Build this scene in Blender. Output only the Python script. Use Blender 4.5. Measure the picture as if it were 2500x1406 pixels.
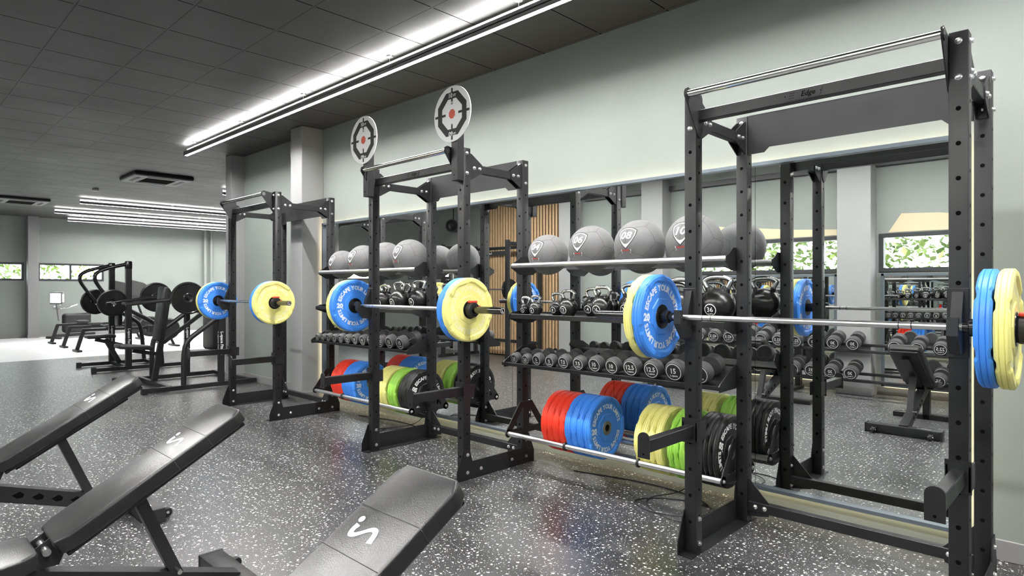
import bpy, bmesh, math, random
from mathutils import Vector, Matrix
random.seed(7)
for o in list(bpy.data.objects): bpy.data.objects.remove(o)
S = bpy.context.scene
COL = S.collection
PI = math.pi
R = math.radians

# ------------------------------------------------------------------ camera, world, exposure
cam_d = bpy.data.cameras.new('camera'); cam = bpy.data.objects.new('camera', cam_d); COL.objects.link(cam)
cam_d.sensor_width = 36; cam_d.lens = 22.0; cam_d.clip_start = .05; cam_d.clip_end = 200
cam.location = (0, 0, 1.41); cam.rotation_euler = (R(90), 0, R(43.95))
S.camera = cam
W = bpy.data.worlds.new('world'); S.world = W; W.use_nodes = True
bgn = W.node_tree.nodes['Background']
bgn.inputs[0].default_value = (.93, .97, 1, 1); bgn.inputs[1].default_value = 8.0
S.view_settings.view_transform = 'Standard'; S.view_settings.look = 'None'
S.view_settings.gamma = 1; S.view_settings.use_curve_mapping = False
S.view_settings.exposure = 1.3
LAMP_DOWN = 125.0; LAMP_UP = 26.0
try:
    S.cycles.max_bounces = 10; S.cycles.glossy_bounces = 8; S.cycles.diffuse_bounces = 3
    S.cycles.sample_clamp_indirect = 8
except Exception: pass

# ------------------------------------------------------------------ materials
def nodes(name):
    m = bpy.data.materials.new(name); m.use_nodes = True
    nt = m.node_tree; b = nt.nodes['Principled BSDF']
    return m, nt, b
def mat(name, c, rough=.5, metal=0, spec=.5, noise=0, nscale=8, bump=0, bscale=200, rvar=0, coat=0):
    m, nt, b = nodes(name)
    b.inputs['Base Color'].default_value = (*c, 1); b.inputs['Roughness'].default_value = rough
    b.inputs['Metallic'].default_value = metal; b.inputs['Specular IOR Level'].default_value = spec
    if coat: b.inputs['Coat Weight'].default_value = coat; b.inputs['Coat Roughness'].default_value = .15
    L = nt.links
    tc = nt.nodes.new('ShaderNodeTexCoord')
    if noise or rvar:
        n = nt.nodes.new('ShaderNodeTexNoise'); n.inputs['Scale'].default_value = nscale; n.inputs['Detail'].default_value = 6
        L.new(tc.outputs['Object'], n.inputs['Vector'])
        if noise:
            mx = nt.nodes.new('ShaderNodeMix'); mx.data_type = 'RGBA'
            mx.inputs['A'].default_value = (*[v*(1-noise) for v in c], 1); mx.inputs['B'].default_value = (*[min(1, v*(1+noise)) for v in c], 1)
            L.new(n.outputs['Fac'], mx.inputs['Factor']); L.new(mx.outputs['Result'], b.inputs['Base Color'])
        if rvar:
            mr = nt.nodes.new('ShaderNodeMapRange'); mr.inputs['From Min'].default_value = .3; mr.inputs['From Max'].default_value = .7
            mr.inputs['To Min'].default_value = max(.02, rough-rvar); mr.inputs['To Max'].default_value = rough+rvar
            L.new(n.outputs['Fac'], mr.inputs['Value']); L.new(mr.outputs['Result'], b.inputs['Roughness'])
    if bump:
        n2 = nt.nodes.new('ShaderNodeTexNoise'); n2.inputs['Scale'].default_value = bscale; n2.inputs['Detail'].default_value = 3
        bp = nt.nodes.new('ShaderNodeBump'); bp.inputs['Strength'].default_value = bump; bp.inputs['Distance'].default_value = .002
        L.new(tc.outputs['Object'], n2.inputs['Vector']); L.new(n2.outputs['Fac'], bp.inputs['Height']); L.new(bp.outputs['Normal'], b.inputs['Normal'])
    return m
def emis(name, c, s):
    m, nt, b = nodes(name)
    b.inputs['Base Color'].default_value = (*c, 1)
    b.inputs['Emission Color'].default_value = (*c, 1); b.inputs['Emission Strength'].default_value = s
    return m

M = {}
M['steel'] = mat('black powder coat', (.010, .010, .0115), .42, 0, .5, .3, 6, .12, 700, .08)
M['hole'] = mat('hole', (.002, .002, .002), .9, spec=.1)
M['chrome'] = mat('chrome', (.78, .78, .77), .12, 1)
M['darkchrome'] = mat('dark chrome', (.12, .12, .12), .14, 1)
M['brushed'] = mat('brushed steel', (.62, .62, .62), .3, 1, bump=.1, bscale=500)
M['bolt'] = mat('zinc bolt', (.8, .8, .8), .28, 1)
M['wall'] = mat('sage plaster', (.25, .274, .257), .62, 0, .35, .10, 1.6, .25, 60)
M['column'] = mat('grey column paint', (.27, .27, .275), .6, 0, .35, .06, 3, .15, 80)
M['cream'] = mat('cream surface', (.62, .53, .36), .7, 0, .3, .1, 3)
M['baseboard'] = mat('grey skirting', (.24, .235, .24), .5)
M['frame'] = mat('blue grey aluminium', (.16, .19, .22), .35, .5)
M['winframe'] = mat('charcoal window frame', (.035, .037, .04), .4)
M['mirror'] = mat('mirror glass', (.90, .92, .91), .0, 1)
M['blackgloss'] = mat('black glossy', (.012, .012, .013), .22, 0, .5)
M['blackmatt'] = mat('black matt plastic', (.018, .018, .019), .5, 0, .4)
M['vinyl'] = mat('black bench vinyl', (.014, .014, .015), .33, 0, .5, .25, 9, .3, 260, .05)
M['rubber'] = mat('grey urethane', (.05, .05, .052), .5, 0, .4, bump=.1, bscale=300)
M['ball'] = mat('medicine ball skin', (.155, .155, .158), .62, 0, .4, .12, 30, .4, 420)
M['seam'] = mat('ball seam', (.045, .045, .045), .7)
M['kb'] = mat('kettlebell black', (.012, .012, .012), .27, 0, .6, bump=.05, bscale=120)
M['white'] = mat('white print', (.82, .82, .82), .5)
M['greyprint'] = mat('grey print', (.5, .5, .5), .5)
M['bluep'] = mat('blue bumper rubber', (.05, .25, .80), .42, 0, .45, .05, 20)
M['yellowp'] = mat('yellow bumper rubber', (.82, .77, .26), .42, 0, .45, .05, 20)
M['redp'] = mat('red bumper rubber', (.78, .045, .02), .42, 0, .45, .05, 20)
M['greenp'] = mat('green bumper rubber', (.34, .66, .09), .42, 0, .45, .05, 20)
M['blackp'] = mat('black bumper rubber', (.018, .018, .018), .42, 0, .45)
M['bprint'] = mat('pale blue print', (.74, .78, .86), .5)
M['yprint'] = mat('pale yellow print', (.85, .83, .52), .5)
M['hubsteel'] = mat('hub steel', (.36, .35, .33), .4, 1)
M['red'] = mat('red plastic', (.75, .06, .03), .4)
M['orange'] = mat('target red', (.62, .10, .06), .5)
M['boardwhite'] = mat('target white', (.80, .80, .80), .45)
M['oak'] = mat('oak slat', (.50, .34, .19), .5, 0, .4, .2, 12)
M['felt'] = mat('black felt', (.012, .011, .01), .9, 0, .1)
M['acgrey'] = mat('grey plastic', (.22, .22, .225), .4)
M['pale'] = mat('pale plastic', (.5, .5, .5), .4)
M['led'] = emis('led cove', (1, .84, .52), 10.0)
M['lampdown'] = emis('lamp diffuser', (1, .985, .96), LAMP_DOWN)
M['lampwide'] = emis('wide lamp diffuser', (1, .985, .96), 58)
M['lampup'] = emis('lamp uplight', (1, .985, .96), LAMP_UP)
M['screen'] = emis('lit screen', (.9, .93, 1), 1.6)
M['leaf'] = mat('leaf', (.20, .27, .07), .5, 0, .3, .4, 3)
M['leafdark'] = mat('dark leaf', (.10, .16, .035), .5, 0, .3, .4, 3)
M['ground'] = mat('outside ground', (.4, .4, .36), .9)
M['paving'] = M['ground']

def fleck_floor():
    m, nt, b = nodes('speckled rubber'); L = nt.links; N = nt.nodes.new
    tc = N('ShaderNodeTexCoord')
    nz = N('ShaderNodeTexNoise'); nz.inputs['Scale'].default_value = 55; nz.inputs['Detail'].default_value = 2
    L.new(tc.outputs['Object'], nz.inputs['Vector'])
    sub = N('ShaderNodeVectorMath'); sub.operation = 'SUBTRACT'; sub.inputs[1].default_value = (.5, .5, .5); L.new(nz.outputs['Color'], sub.inputs[0])
    sc = N('ShaderNodeVectorMath'); sc.operation = 'SCALE'; sc.inputs['Scale'].default_value = .022; L.new(sub.outputs[0], sc.inputs[0])
    ad = N('ShaderNodeVectorMath'); ad.operation = 'ADD'; L.new(tc.outputs['Object'], ad.inputs[0]); L.new(sc.outputs[0], ad.inputs[1])
    masks = []
    for s, cut, k in ((38, .50, .55), (84, .62, .60)):
        v = N('ShaderNodeTexVoronoi'); v.voronoi_dimensions = '2D'; v.inputs['Scale'].default_value = s; L.new(ad.outputs[0], v.inputs['Vector'])
        sp = N('ShaderNodeSeparateColor'); L.new(v.outputs['Color'], sp.inputs[0])
        a = N('ShaderNodeMath'); a.operation = 'SUBTRACT'; a.inputs[1].default_value = cut; L.new(sp.outputs[0], a.inputs[0])
        a2 = N('ShaderNodeMath'); a2.operation = 'MULTIPLY'; a2.inputs[1].default_value = k; L.new(a.outputs[0], a2.inputs[0])
        a3 = N('ShaderNodeMath'); a3.operation = 'LESS_THAN'; L.new(v.outputs['Distance'], a3.inputs[0]); L.new(a2.outputs[0], a3.inputs[1])
        masks.append(a3)
    mx = N('ShaderNodeMath'); mx.operation = 'MAXIMUM'; L.new(masks[0].outputs[0], mx.inputs[0]); L.new(masks[1].outputs[0], mx.inputs[1])
    big = N('ShaderNodeTexNoise'); big.inputs['Scale'].default_value = 1.1; big.inputs['Detail'].default_value = 5; L.new(tc.outputs['Object'], big.inputs['Vector'])
    base = N('ShaderNodeMix'); base.data_type = 'RGBA'; base.inputs['A'].default_value = (.020, .020, .022, 1); base.inputs['B'].default_value = (.048, .048, .051, 1)
    L.new(big.outputs['Fac'], base.inputs['Factor'])
    c = N('ShaderNodeMix'); c.data_type = 'RGBA'; c.inputs['B'].default_value = (.74, .74, .73, 1)
    L.new(base.outputs['Result'], c.inputs['A']); L.new(mx.outputs[0], c.inputs['Factor']); L.new(c.outputs['Result'], b.inputs['Base Color'])
    b.inputs['Roughness'].default_value = .34; b.inputs['Specular IOR Level'].default_value = 1.0
    bp = N('ShaderNodeBump'); bp.inputs['Strength'].default_value = .25; bp.inputs['Distance'].default_value = .001
    n3 = N('ShaderNodeTexNoise'); n3.inputs['Scale'].default_value = 220; L.new(tc.outputs['Object'], n3.inputs['Vector'])
    L.new(n3.outputs['Fac'], bp.inputs['Height']); L.new(bp.outputs['Normal'], b.inputs['Normal'])
    return m
M['floor'] = fleck_floor()
M['lightfloor'] = mat('pale vinyl floor', (.78, .78, .79), .42, 0, .5, .08, 2)

def ceiling_mat():
    m, nt, b = nodes('dark ceiling tile'); L = nt.links; N = nt.nodes.new
    tc = N('ShaderNodeTexCoord'); sx = N('ShaderNodeSeparateXYZ'); L.new(tc.outputs['Object'], sx.inputs[0])
    outs = []; dists = []
    for ax, off, w in ((0, .04, .0065), (1, .46, .0045)):
        a = N('ShaderNodeMath'); a.operation = 'SUBTRACT'; a.inputs[1].default_value = off-.3; L.new(sx.outputs[ax], a.inputs[0])
        p = N('ShaderNodeMath'); p.operation = 'MODULO'; p.inputs[1].default_value = .6; q = N('ShaderNodeMath'); q.operation = 'ADD'; q.inputs[1].default_value = 60.0
        L.new(a.outputs[0], q.inputs[0]); L.new(q.outputs[0], p.inputs[0])
        d = N('ShaderNodeMath'); d.operation = 'SUBTRACT'; d.inputs[1].default_value = .3; L.new(p.outputs[0], d.inputs[0])
        e = N('ShaderNodeMath'); e.operation = 'ABSOLUTE'; L.new(d.outputs[0], e.inputs[0])
        l = N('ShaderNodeMath'); l.operation = 'LESS_THAN'; l.inputs[1].default_value = w/2*1.5; L.new(e.outputs[0], l.inputs[0])
        outs.append(l); dists.append(e)
    gp = N('ShaderNodeMath'); gp.operation = 'GREATER_THAN'; gp.inputs[1].default_value = .014; L.new(dists[1].outputs[0], gp.inputs[0])
    g1 = N('ShaderNodeMath'); g1.operation = 'MULTIPLY'; L.new(outs[0].outputs[0], g1.inputs[0]); L.new(gp.outputs[0], g1.inputs[1])
    g2 = N('ShaderNodeMath'); g2.operation = 'MULTIPLY'; g2.inputs[1].default_value = .7; L.new(outs[1].outputs[0], g2.inputs[0])
    mx = N('ShaderNodeMath'); mx.operation = 'MAXIMUM'; L.new(g1.outputs[0], mx.inputs[0]); L.new(g2.outputs[0], mx.inputs[1])
    n = N('ShaderNodeTexNoise'); n.inputs['Scale'].default_value = 1.3; n.inputs['Detail'].default_value = 7; n.inputs['Roughness'].default_value = .65; L.new(tc.outputs['Object'], n.inputs['Vector'])
    c = N('ShaderNodeMix'); c.data_type = 'RGBA'; c.inputs['A'].default_value = (.042, .041, .041, 1); c.inputs['B'].default_value = (.006, .006, .006, 1)
    L.new(mx.outputs[0], c.inputs['Factor']); L.new(c.outputs['Result'], b.inputs['Base Color'])
    sp = N('ShaderNodeMath'); sp.operation = 'MULTIPLY_ADD'; sp.inputs[1].default_value = -.7; sp.inputs[2].default_value = .7; L.new(mx.outputs[0], sp.inputs[0]); L.new(sp.outputs[0], b.inputs['Specular IOR Level'])
    mr = N('ShaderNodeMapRange'); mr.inputs['From Min'].default_value = .3; mr.inputs['From Max'].default_value = .7; mr.inputs['To Min'].default_value = .44; mr.inputs['To Max'].default_value = .56
    L.new(n.outputs['Fac'], mr.inputs['Value']); L.new(mr.outputs['Result'], b.inputs['Roughness'])
    return m
M['ceiling'] = ceiling_mat()
def glass_mat():
    m = bpy.data.materials.new('window glass'); m.use_nodes = True; nt = m.node_tree; nt.nodes.clear()
    o = nt.nodes.new('ShaderNodeOutputMaterial'); t = nt.nodes.new('ShaderNodeBsdfTransparent'); g = nt.nodes.new('ShaderNodeBsdfGlossy')
    g.inputs['Roughness'].default_value = .02; t.inputs[0].default_value = (.93, .95, .94, 1)
    x = nt.nodes.new('ShaderNodeMixShader'); x.inputs[0].default_value = .07
    nt.links.new(t.outputs[0], x.inputs[1]); nt.links.new(g.outputs[0], x.inputs[2]); nt.links.new(x.outputs[0], o.inputs[0])
    return m
M['glass'] = glass_mat()

# ------------------------------------------------------------------ mesh helpers
I4 = Matrix.Identity(4)
FX = Matrix(((0, 0, 1, 0), (1, 0, 0, 0), (0, 1, 0, 0), (0, 0, 0, 1)))      # 2D (u,v) -> (y,z), normal +x
FY = Matrix(((1, 0, 0, 0), (0, 0, -1, 0), (0, 1, 0, 0), (0, 0, 0, 1)))     # 2D (u,v) -> (x,z), normal -y
def T(x, y, z): return Matrix.Translation((x, y, z))
class MB:
    def __init__(s): s.V = []; s.F = []; s.I = []
    def add(s, vs, fs, mi=0, Mx=I4):
        b = len(s.V); s.V += [tuple(Mx @ Vector(v)) for v in vs]
        s.F += [[b+i for i in f] for f in fs]; s.I += [mi]*len(fs); return s
    def bmadd(s, bm, mi=0, Mx=I4):
        bm.verts.index_update(); s.add([v.co.copy() for v in bm.verts], [[v.index for v in f.verts] for f in bm.faces], mi, Mx); bm.free(); return s
    def box(s, c, d, mi=0, bev=0, seg=1, Mx=I4, rot=None):
        bm = bmesh.new(); bmesh.ops.create_cube(bm, size=1)
        for v in bm.verts: v.co = Vector((v.co.x*d[0], v.co.y*d[1], v.co.z*d[2]))
        if bev: bmesh.ops.bevel(bm, geom=list(bm.edges), offset=bev, segments=seg, affect='EDGES', profile=.5)
        K = T(*c) @ (rot.to_4x4() if rot is not None else I4)
        return s.bmadd(bm, mi, Mx @ K)
    def b2(s, x0, x1, y0, y1, z0, z1, mi=0, bev=0, seg=1, Mx=I4):
        return s.box(((x0+x1)/2, (y0+y1)/2, (z0+z1)/2), (abs(x1-x0), abs(y1-y0), abs(z1-z0)), mi, bev, seg, Mx)
    def cyl(s, a, b, r, seg=16, mi=0, r2=None, Mx=I4, bev=0):
        a = Vector(a); b = Vector(b); d = b-a; h = d.length; r2 = r if r2 is None else r2
        q = Vector((0, 0, 1)).rotation_difference(d.normalized()).to_matrix().to_4x4()
        if bev: prof = [(0, 0), (r-bev, 0), (r, bev), (r2, h-bev), (r2-bev, h), (0, h)]
        else: prof = [(0, 0), (r, 0), (r2, h), (0, h)]
        return s.lathe(prof, seg, Mx @ T(*a) @ q, mi)
    def lathe(s, prof, seg, Mx=I4, mi=0, rf=None, zf=None):
        vs = []; fs = []; rings = []
        for (r, z) in prof:
            if r < 1e-7: rings.append([len(vs)]); vs.append((0, 0, z))
            else:
                b = len(vs); rings.append(list(range(b, b+seg)))
                for k in range(seg):
                    t = 2*PI*k/seg; rr = r*(rf(t, r, z) if rf else 1); vs.append((rr*math.cos(t), rr*math.sin(t), zf(t, r, z) if zf else z))
        for p, q in zip(rings[:-1], rings[1:]):
            for k in range(seg):
                k2 = (k+1) % seg
                if len(p) == 1 and len(q) == 1: continue
                if len(p) == 1: fs.append((p[0], q[k2], q[k]))
                elif len(q) == 1: fs.append((p[k], p[k2], q[0]))
                else: fs.append((p[k], p[k2], q[k2], q[k]))
        return s.add(vs, fs, mi, Mx)
    def tube(s, pts, r, seg=10, mi=0, closed=False, Mx=I4, smooth=0, flat=1.0):
        P = [Vector(p) for p in pts]
        for _ in range(smooth):
            Q = []
            n = len(P)
            if not closed: Q.append(P[0])
            for i in range(n if closed else n-1):
                a, b = P[i], P[(i+1) % n]; Q += [a*.75+b*.25, a*.25+b*.75]
            if not closed: Q.append(P[-1])
            P = Q
        n = len(P); vs = []; fs = []; N = None
        for i, p in enumerate(P):
            if closed: t = P[(i+1) % n]-P[i-1]
            else: t = P[min(i+1, n-1)]-P[max(i-1, 0)]
            t.normalize()
            if N is None:
                N = t.orthogonal().normalized()
                if flat != 1.0:
                    N = Vector((1, 0, 0)) if abs(t.x) < .9 else Vector((0, 1, 0)); N = (N-t*N.dot(t)).normalized()
            N = (N-t*N.dot(t)).normalized(); B = t.cross(N)
            for k in range(seg):
                a = 2*PI*k/seg; vs.append(p+(N*math.cos(a)+B*math.sin(a)*flat)*r)
        for i in range(n if closed else n-1):
            for k in range(seg):
                a = i*seg+k; b = i*seg+(k+1) % seg; c = ((i+1) % n)*seg+(k+1) % seg; d = ((i+1) % n)*seg+k
                fs.append((a, b, c, d))
        if not closed: fs.append(tuple(reversed(range(seg)))); fs.append(tuple(range((n-1)*seg, n*seg)))
        return s.add(vs, fs, mi, Mx)
    def sqtube(s, pts, w, h, mi=0, Mx=I4):     # rectangular tube along a path in the y,z plane; w is the x width
        P = [Vector(p) for p in pts]; n = len(P); vs = []; fs = []
        for i, p in enumerate(P):
            t = (P[min(i+1, n-1)]-P[max(i-1, 0)]).normalized(); X = Vector((1, 0, 0)); X = (X-t*X.dot(t)).normalized(); B = t.cross(X)
            for a, b in ((-1, -1), (1, -1), (1, 1), (-1, 1)): vs.append(p+X*a*w/2+B*b*h/2)
        for i in range(n-1):
            for k in range(4): fs.append((i*4+k, i*4+(k+1) % 4, (i+1)*4+(k+1) % 4, (i+1)*4+k))
        fs.append((3, 2, 1, 0)); fs.append(tuple(range((n-1)*4, n*4)))
        return s.add(vs, fs, mi, Mx)
    def prism(s, poly, h, Mx=I4, mi=0):         # extruded 0..h along the local normal
        n = len(poly); vs = [(p[0], p[1], 0) for p in poly]+[(p[0], p[1], h) for p in poly]
        fs = [tuple(reversed(range(n))), tuple(range(n, 2*n))]+[(i, (i+1) % n, n+(i+1) % n, n+i) for i in range(n)]
        return s.add(vs, fs, mi, Mx)
    def ring(s, r0, r1, seg=40, Mx=I4, mi=0, h=0):
        vs = []; fs = []
        for k in range(seg):
            t = 2*PI*k/seg; vs += [(r0*math.cos(t), r0*math.sin(t), h), (r1*math.cos(t), r1*math.sin(t), h)]
        for k in range(seg):
            a = 2*k; b = 2*((k+1) % seg); fs.append((a, a+1, b+1, b))
        return s.add(vs, fs, mi, Mx)
    def fn(s, vs2, fs, f, mi=0): return s.add([f(u, v) for u, v in vs2], fs, mi)
    def build(s, name, mats, parent=None, sharp=35, smooth=True):
        me = bpy.data.meshes.new(name); me.from_pydata(s.V, [], s.F)
        if not isinstance(mats, (list, tuple)): mats = [mats]
        for m in mats: me.materials.append(m)
        me.polygons.foreach_set('material_index', s.I)
        if smooth:
            me.polygons.foreach_set('use_smooth', [True]*len(me.polygons)); me.set_sharp_from_angle(angle=R(sharp))
        me.update(); o = bpy.data.objects.new(name, me); COL.objects.link(o)
        if parent: o.parent = parent
        return o

def words(o, label, cat, group=None, kind=None):
    if label: o['label'] = label
    if cat: o['category'] = cat
    if group: o['group'] = group
    if kind: o['kind'] = kind
    return o
def thing(name, label, cat, loc=(0, 0, 0), rz=0, group=None, rot=None):
    o = bpy.data.objects.new(name, None); COL.objects.link(o); o.empty_display_size = .05
    o.location = loc; o.rotation_euler = rot if rot else (0, 0, rz)
    return words(o, label, cat, group)
def struct(o): o['kind'] = 'structure'; return o
KIDS = {}
def kids(o): return [c for c in bpy.data.objects if c.parent == o]
def dup(root, loc, rot=None, label=None, group=None, kc=None):
    r = root.copy(); COL.objects.link(r); r.location = loc
    if rot is not None: r.rotation_euler = rot
    if label: r['label'] = label
    if group: r['group'] = group
    def rec(src, dst):
        for ch in (kids(src) if src.name not in KIDS else KIDS[src.name]):
            c = ch.copy(); COL.objects.link(c); c.parent = dst; rec(ch, c)
    rec(root, r); return r
TXT = {}
def text2d(sx, size=1.0, off=0.0, shear=0.0):
    key = (sx, size, off, shear)
    if key not in TXT:
        cu = bpy.data.curves.new('t', 'FONT'); cu.body = sx; cu.size = size; cu.offset = off; cu.shear = shear
        cu.align_x = 'CENTER'; cu.align_y = 'CENTER'; cu.resolution_u = 2; cu.fill_mode = 'FRONT'
        ob = bpy.data.objects.new('t', cu); me = bpy.data.meshes.new_from_object(ob)
        vs = [(v.co.x, v.co.y) for v in me.vertices]; fs = [tuple(p.vertices) for p in me.polygons]
        if vs:
            cx = (min(v[0] for v in vs)+max(v[0] for v in vs))/2; vs = [(v[0]-cx, v[1]) for v in vs]
        bpy.data.objects.remove(ob); bpy.data.curves.remove(cu); bpy.data.meshes.remove(me)
        TXT[key] = (vs, fs)
    return TXT[key]
def put_text(mb, sx, size, Mx, mi=0, off=0.0, squeeze=1.0, shear=0.0):
    vs, fs = text2d(sx, size, off, shear); mb.add([(u*squeeze, v, 0) for u, v in vs], fs, mi, Mx)
def arc_text(mb, sx, size, rad, a0, a1, Mx, mi=0, off=0.0):        # clockwise from angle a0 to a1, letters stand outward
    ws = []
    for ch in sx:
        vs, _ = text2d(ch, size, off) if ch != ' ' else ([], [])
        ws.append((max(v[0] for v in vs)-min(v[0] for v in vs)+size*.10) if vs else size*.34)
    tot = sum(ws); k = (a0-a1)/tot; pos = 0
    # base line as a common height: centre letters on cap height
    for ch, w in zip(sx, ws):
        mid = pos+w/2; pos += w; a = a0-k*mid
        if ch == ' ': continue
        put_text(mb, ch, size, Mx @ Matrix.Rotation(a, 4, 'Z') @ T(rad, 0, 0) @ Matrix.Rotation(-PI/2, 4, 'Z'), mi, off)
ORD = ['first', 'second', 'third', 'fourth', 'fifth', 'sixth', 'seventh', 'eighth', 'ninth', 'tenth', 'eleventh', 'twelfth']

# ------------------------------------------------------------------ room shell
CEIL = 3.44; WY = 4.10; OY = -1.25; FXW = -22.3
mb = MB(); mb.b2(-15.2, 4.5, OY-.3, 12.3, -.08, 0); struct(mb.build('floor', M['floor']))
mb = MB(); mb.b2(-22.6, -15.2, OY-.3, 12.3, -.08, 0); f2 = struct(mb.build('floor', M['lightfloor']))
mb = MB(); mb.b2(-22.6, 4.5, OY-.3, 12.3, CEIL, CEIL+.1); struct(mb.build('ceiling', M['ceiling']))
mb = MB(); mb.b2(-9.8, 4.5, WY, WY+.2, 0, CEIL); struct(mb.build('wall_right', M['wall']))
mb = MB(); mb.b2(-9.8, -9.6, WY+.2, 12, 0, CEIL); struct(mb.build('wall_return', M['wall']))
mb = MB(); mb.b2(-22.3, -9.8, 12, 12.2, 0, CEIL); struct(mb.build('wall_far_side', M['wall']))
mb = MB(); mb.b2(4.3, 4.5, OY, WY, 0, CEIL); struct(mb.build('wall_behind', M['wall']))
WZ0, WZ1 = 1.62, 2.13
def wall_with_windows(name, axis, pos, thick, a0, a1, wins):
    mb = MB()
    def seg(u0, u1, z0, z1):
        if axis == 'y': mb.b2(u0, u1, pos-thick, pos, z0, z1)
        else: mb.b2(pos-thick, pos, u0, u1, z0, z1)
    u = a0
    seg(a0, a1, 0, WZ0); seg(a0, a1, WZ1, CEIL)
    for (w0, w1) in wins: seg(u, w0, WZ0, WZ1); u = w1
    seg(u, a1, WZ0, WZ1)
    return struct(mb.build(name, M['wall']))
OPPW = [(-15.6, -13.2), (-12.6, -11.0), (-5.0, -2.72), (-2.26, .2)]
wall_with_windows('wall_left', 'y', OY, .22, -22.3, 4.3, OPPW)
FARW = [(.6, 3.17), (3.49, 5.12)]
wall_with_windows('wall_far', 'x', FXW, .22, OY, 12, FARW)
n = 0
def window(axis, pos, u0, u1, split=None):
    global n; n += 1
    def B(mb, a, b, z0, z1, d0, d1):
        if axis == 'y': mb.b2(a, b, pos+d0, pos+d1, z0, z1, bev=.004)
        else: mb.b2(pos+d0, pos+d1, a, b, z0, z1, bev=.004)
    r = bpy.data.objects.new('window_%d' % n, None); COL.objects.link(r); struct(r)
    f = .055; mb = MB()
    B(mb, u0, u1, WZ0, WZ0+f, -.09, .015); B(mb, u0, u1, WZ1-f, WZ1, -.09, .015); B(mb, u0, u0+f, WZ0, WZ1, -.09, .012); B(mb, u1-f, u1, WZ0, WZ1, -.09, .012)
    for s_ in (split or []): B(mb, s_-.025, s_+.025, WZ0, WZ1, -.09, .01)
    mb.build('window_frame', M['winframe'], r)
    g = MB()
    if axis == 'y': g.b2(u0+f, u1-f, pos-.05, pos-.042, WZ0+f, WZ1-f)
    else: g.b2(pos-.05, pos-.042, u0+f, u1-f, WZ0+f, WZ1-f)
    g.build('window_pane', M['glass'], r)
for (a, b) in OPPW: window('y', OY, a, b)
window('x', FXW, *FARW[0]); window('x', FXW, *FARW[1], split=[4.27])
# skirting boards
def base(name, x0, x1, y0, y1): mb = MB(); mb.b2(x0, x1, y0, y1, 0, .107, bev=.003); struct(mb.build(name, M['baseboard']))
base('baseboard_right', -.45, 4.3, WY-.014, WY); base('baseboard_middle', -9.71, -7.6, WY-.014, WY)
base('baseboard_far', FXW, FXW+.014, OY, 12); base('baseboard_left', -22.3, 4.3, OY, OY+.014)
base('baseboard_return', -9.814, -9.8, WY+.1, 12)
# columns
def column(i, x0, x1, y0, y1):
    mb = MB(); mb.b2(x0, x1, y0, y1, 0, CEIL, bev=.006); struct(mb.build('trim_%d' % i, M['column']))
    mb = MB(); mb.b2(x0-.01, x1+.01, y0-.01, y1+.01, 0, .107, bev=.003); struct(mb.build('trim_%d' % (i+20), M['baseboard']))
column(1, -7.60, -7.31, 3.80, WY); column(2, -9.92, -9.71, 3.90, WY+.02)
column(3, -2.70, -2.29, OY, -.98); column(4, -7.55, -7.2, OY, -.98); column(5, FXW, FXW+.3, 3.22, 3.47)
column(6, -5.75, -5.35, OY, -.98)
mb = MB(); mb.cyl((FXW+.1, 8.05, 0), (FXW+.1, 8.05, CEIL), .05, 14); mb.cyl((FXW+.1, 8.25, 0), (FXW+.1, 8.25, CEIL), .04, 14); struct(mb.build('trim_7', M['wall']))
mb = MB(); mb.b2(-7.1, 3, OY, OY+.06, 3.02, 3.10, bev=.004); struct(mb.build('trim_8', M['winframe']))
# thin cream patches with uneven tops over the windows
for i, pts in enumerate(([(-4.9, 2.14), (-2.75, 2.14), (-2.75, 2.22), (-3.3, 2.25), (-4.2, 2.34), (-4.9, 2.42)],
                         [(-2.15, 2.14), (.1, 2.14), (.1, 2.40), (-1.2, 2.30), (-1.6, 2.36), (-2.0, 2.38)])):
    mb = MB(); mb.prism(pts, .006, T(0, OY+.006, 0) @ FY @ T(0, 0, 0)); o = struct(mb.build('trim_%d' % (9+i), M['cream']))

# slatted timber lining on the wall opposite
sp = thing('slat_panel', 'oak slatted wall panel on black backing behind the smith machine', 'wall panel', (-8.7, OY+.02, 0))
mb = MB(); mb.b2(-1.1, 1.1, 0, .02, 0, 3.2); mb.build('backing', M['felt'], sp)
mb = MB()
for k in range(28): mb.b2(-1.08+k*.079, -1.08+k*.079+.048, .02, .045, .02, 3.18, bev=.002)
mb.build('slats', M['oak'], sp)

# ------------------------------------------------------------------ lamps
def lamp(x0, y0, x1, y1, label, z=3.30, w=.024, dm='lampdown', sk=-.005):
    ln = math.hypot(x1-x0, y1-y0); a = math.atan2(y1-y0, x1-x0)
    t = thing('linear_light', label, 'light', (x0, y0, z), a, 'suspended linear lights')
    mb = MB()
    mb.b2(0, ln, -w, -w+.004, .0, .055); mb.b2(0, ln, w-.004, w, sk, .10); mb.b2(0, ln, -w, -w+.004, -.006, 0); mb.b2(0, ln, -w, w, .022, .030); mb.b2(-.004, 0, -w, w, 0, .055); mb.b2(ln, ln+.004, -w, w, 0, .055)
    mb.build('housing', M['acgrey'], t)
    mb = MB(); mb.b2(.002, ln-.002, -w+.004, w-.004, .003, .008); mb.build('diffuser', M[dm], t)
    mb = MB(); mb.b2(.002, ln-.002, -w+.004, w-.004, .046, .050); mb.build('uplight', M['lampup'], t)
    mb = MB(); k = .35
    while k < ln:
        mb.cyl((k, 0, .05), (k, 0, CEIL-z-.006), .0025, 6); mb.cyl((k, 0, CEIL-z-.012), (k, 0, CEIL-z), .03, 12); k += 1.55
    mb.build('hanging_wire', M['brushed'], t); return t
lamp(-9.57, 3.20, 2.6, 3.20, 'long bright linear light hanging from the ceiling above the power racks')
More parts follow.
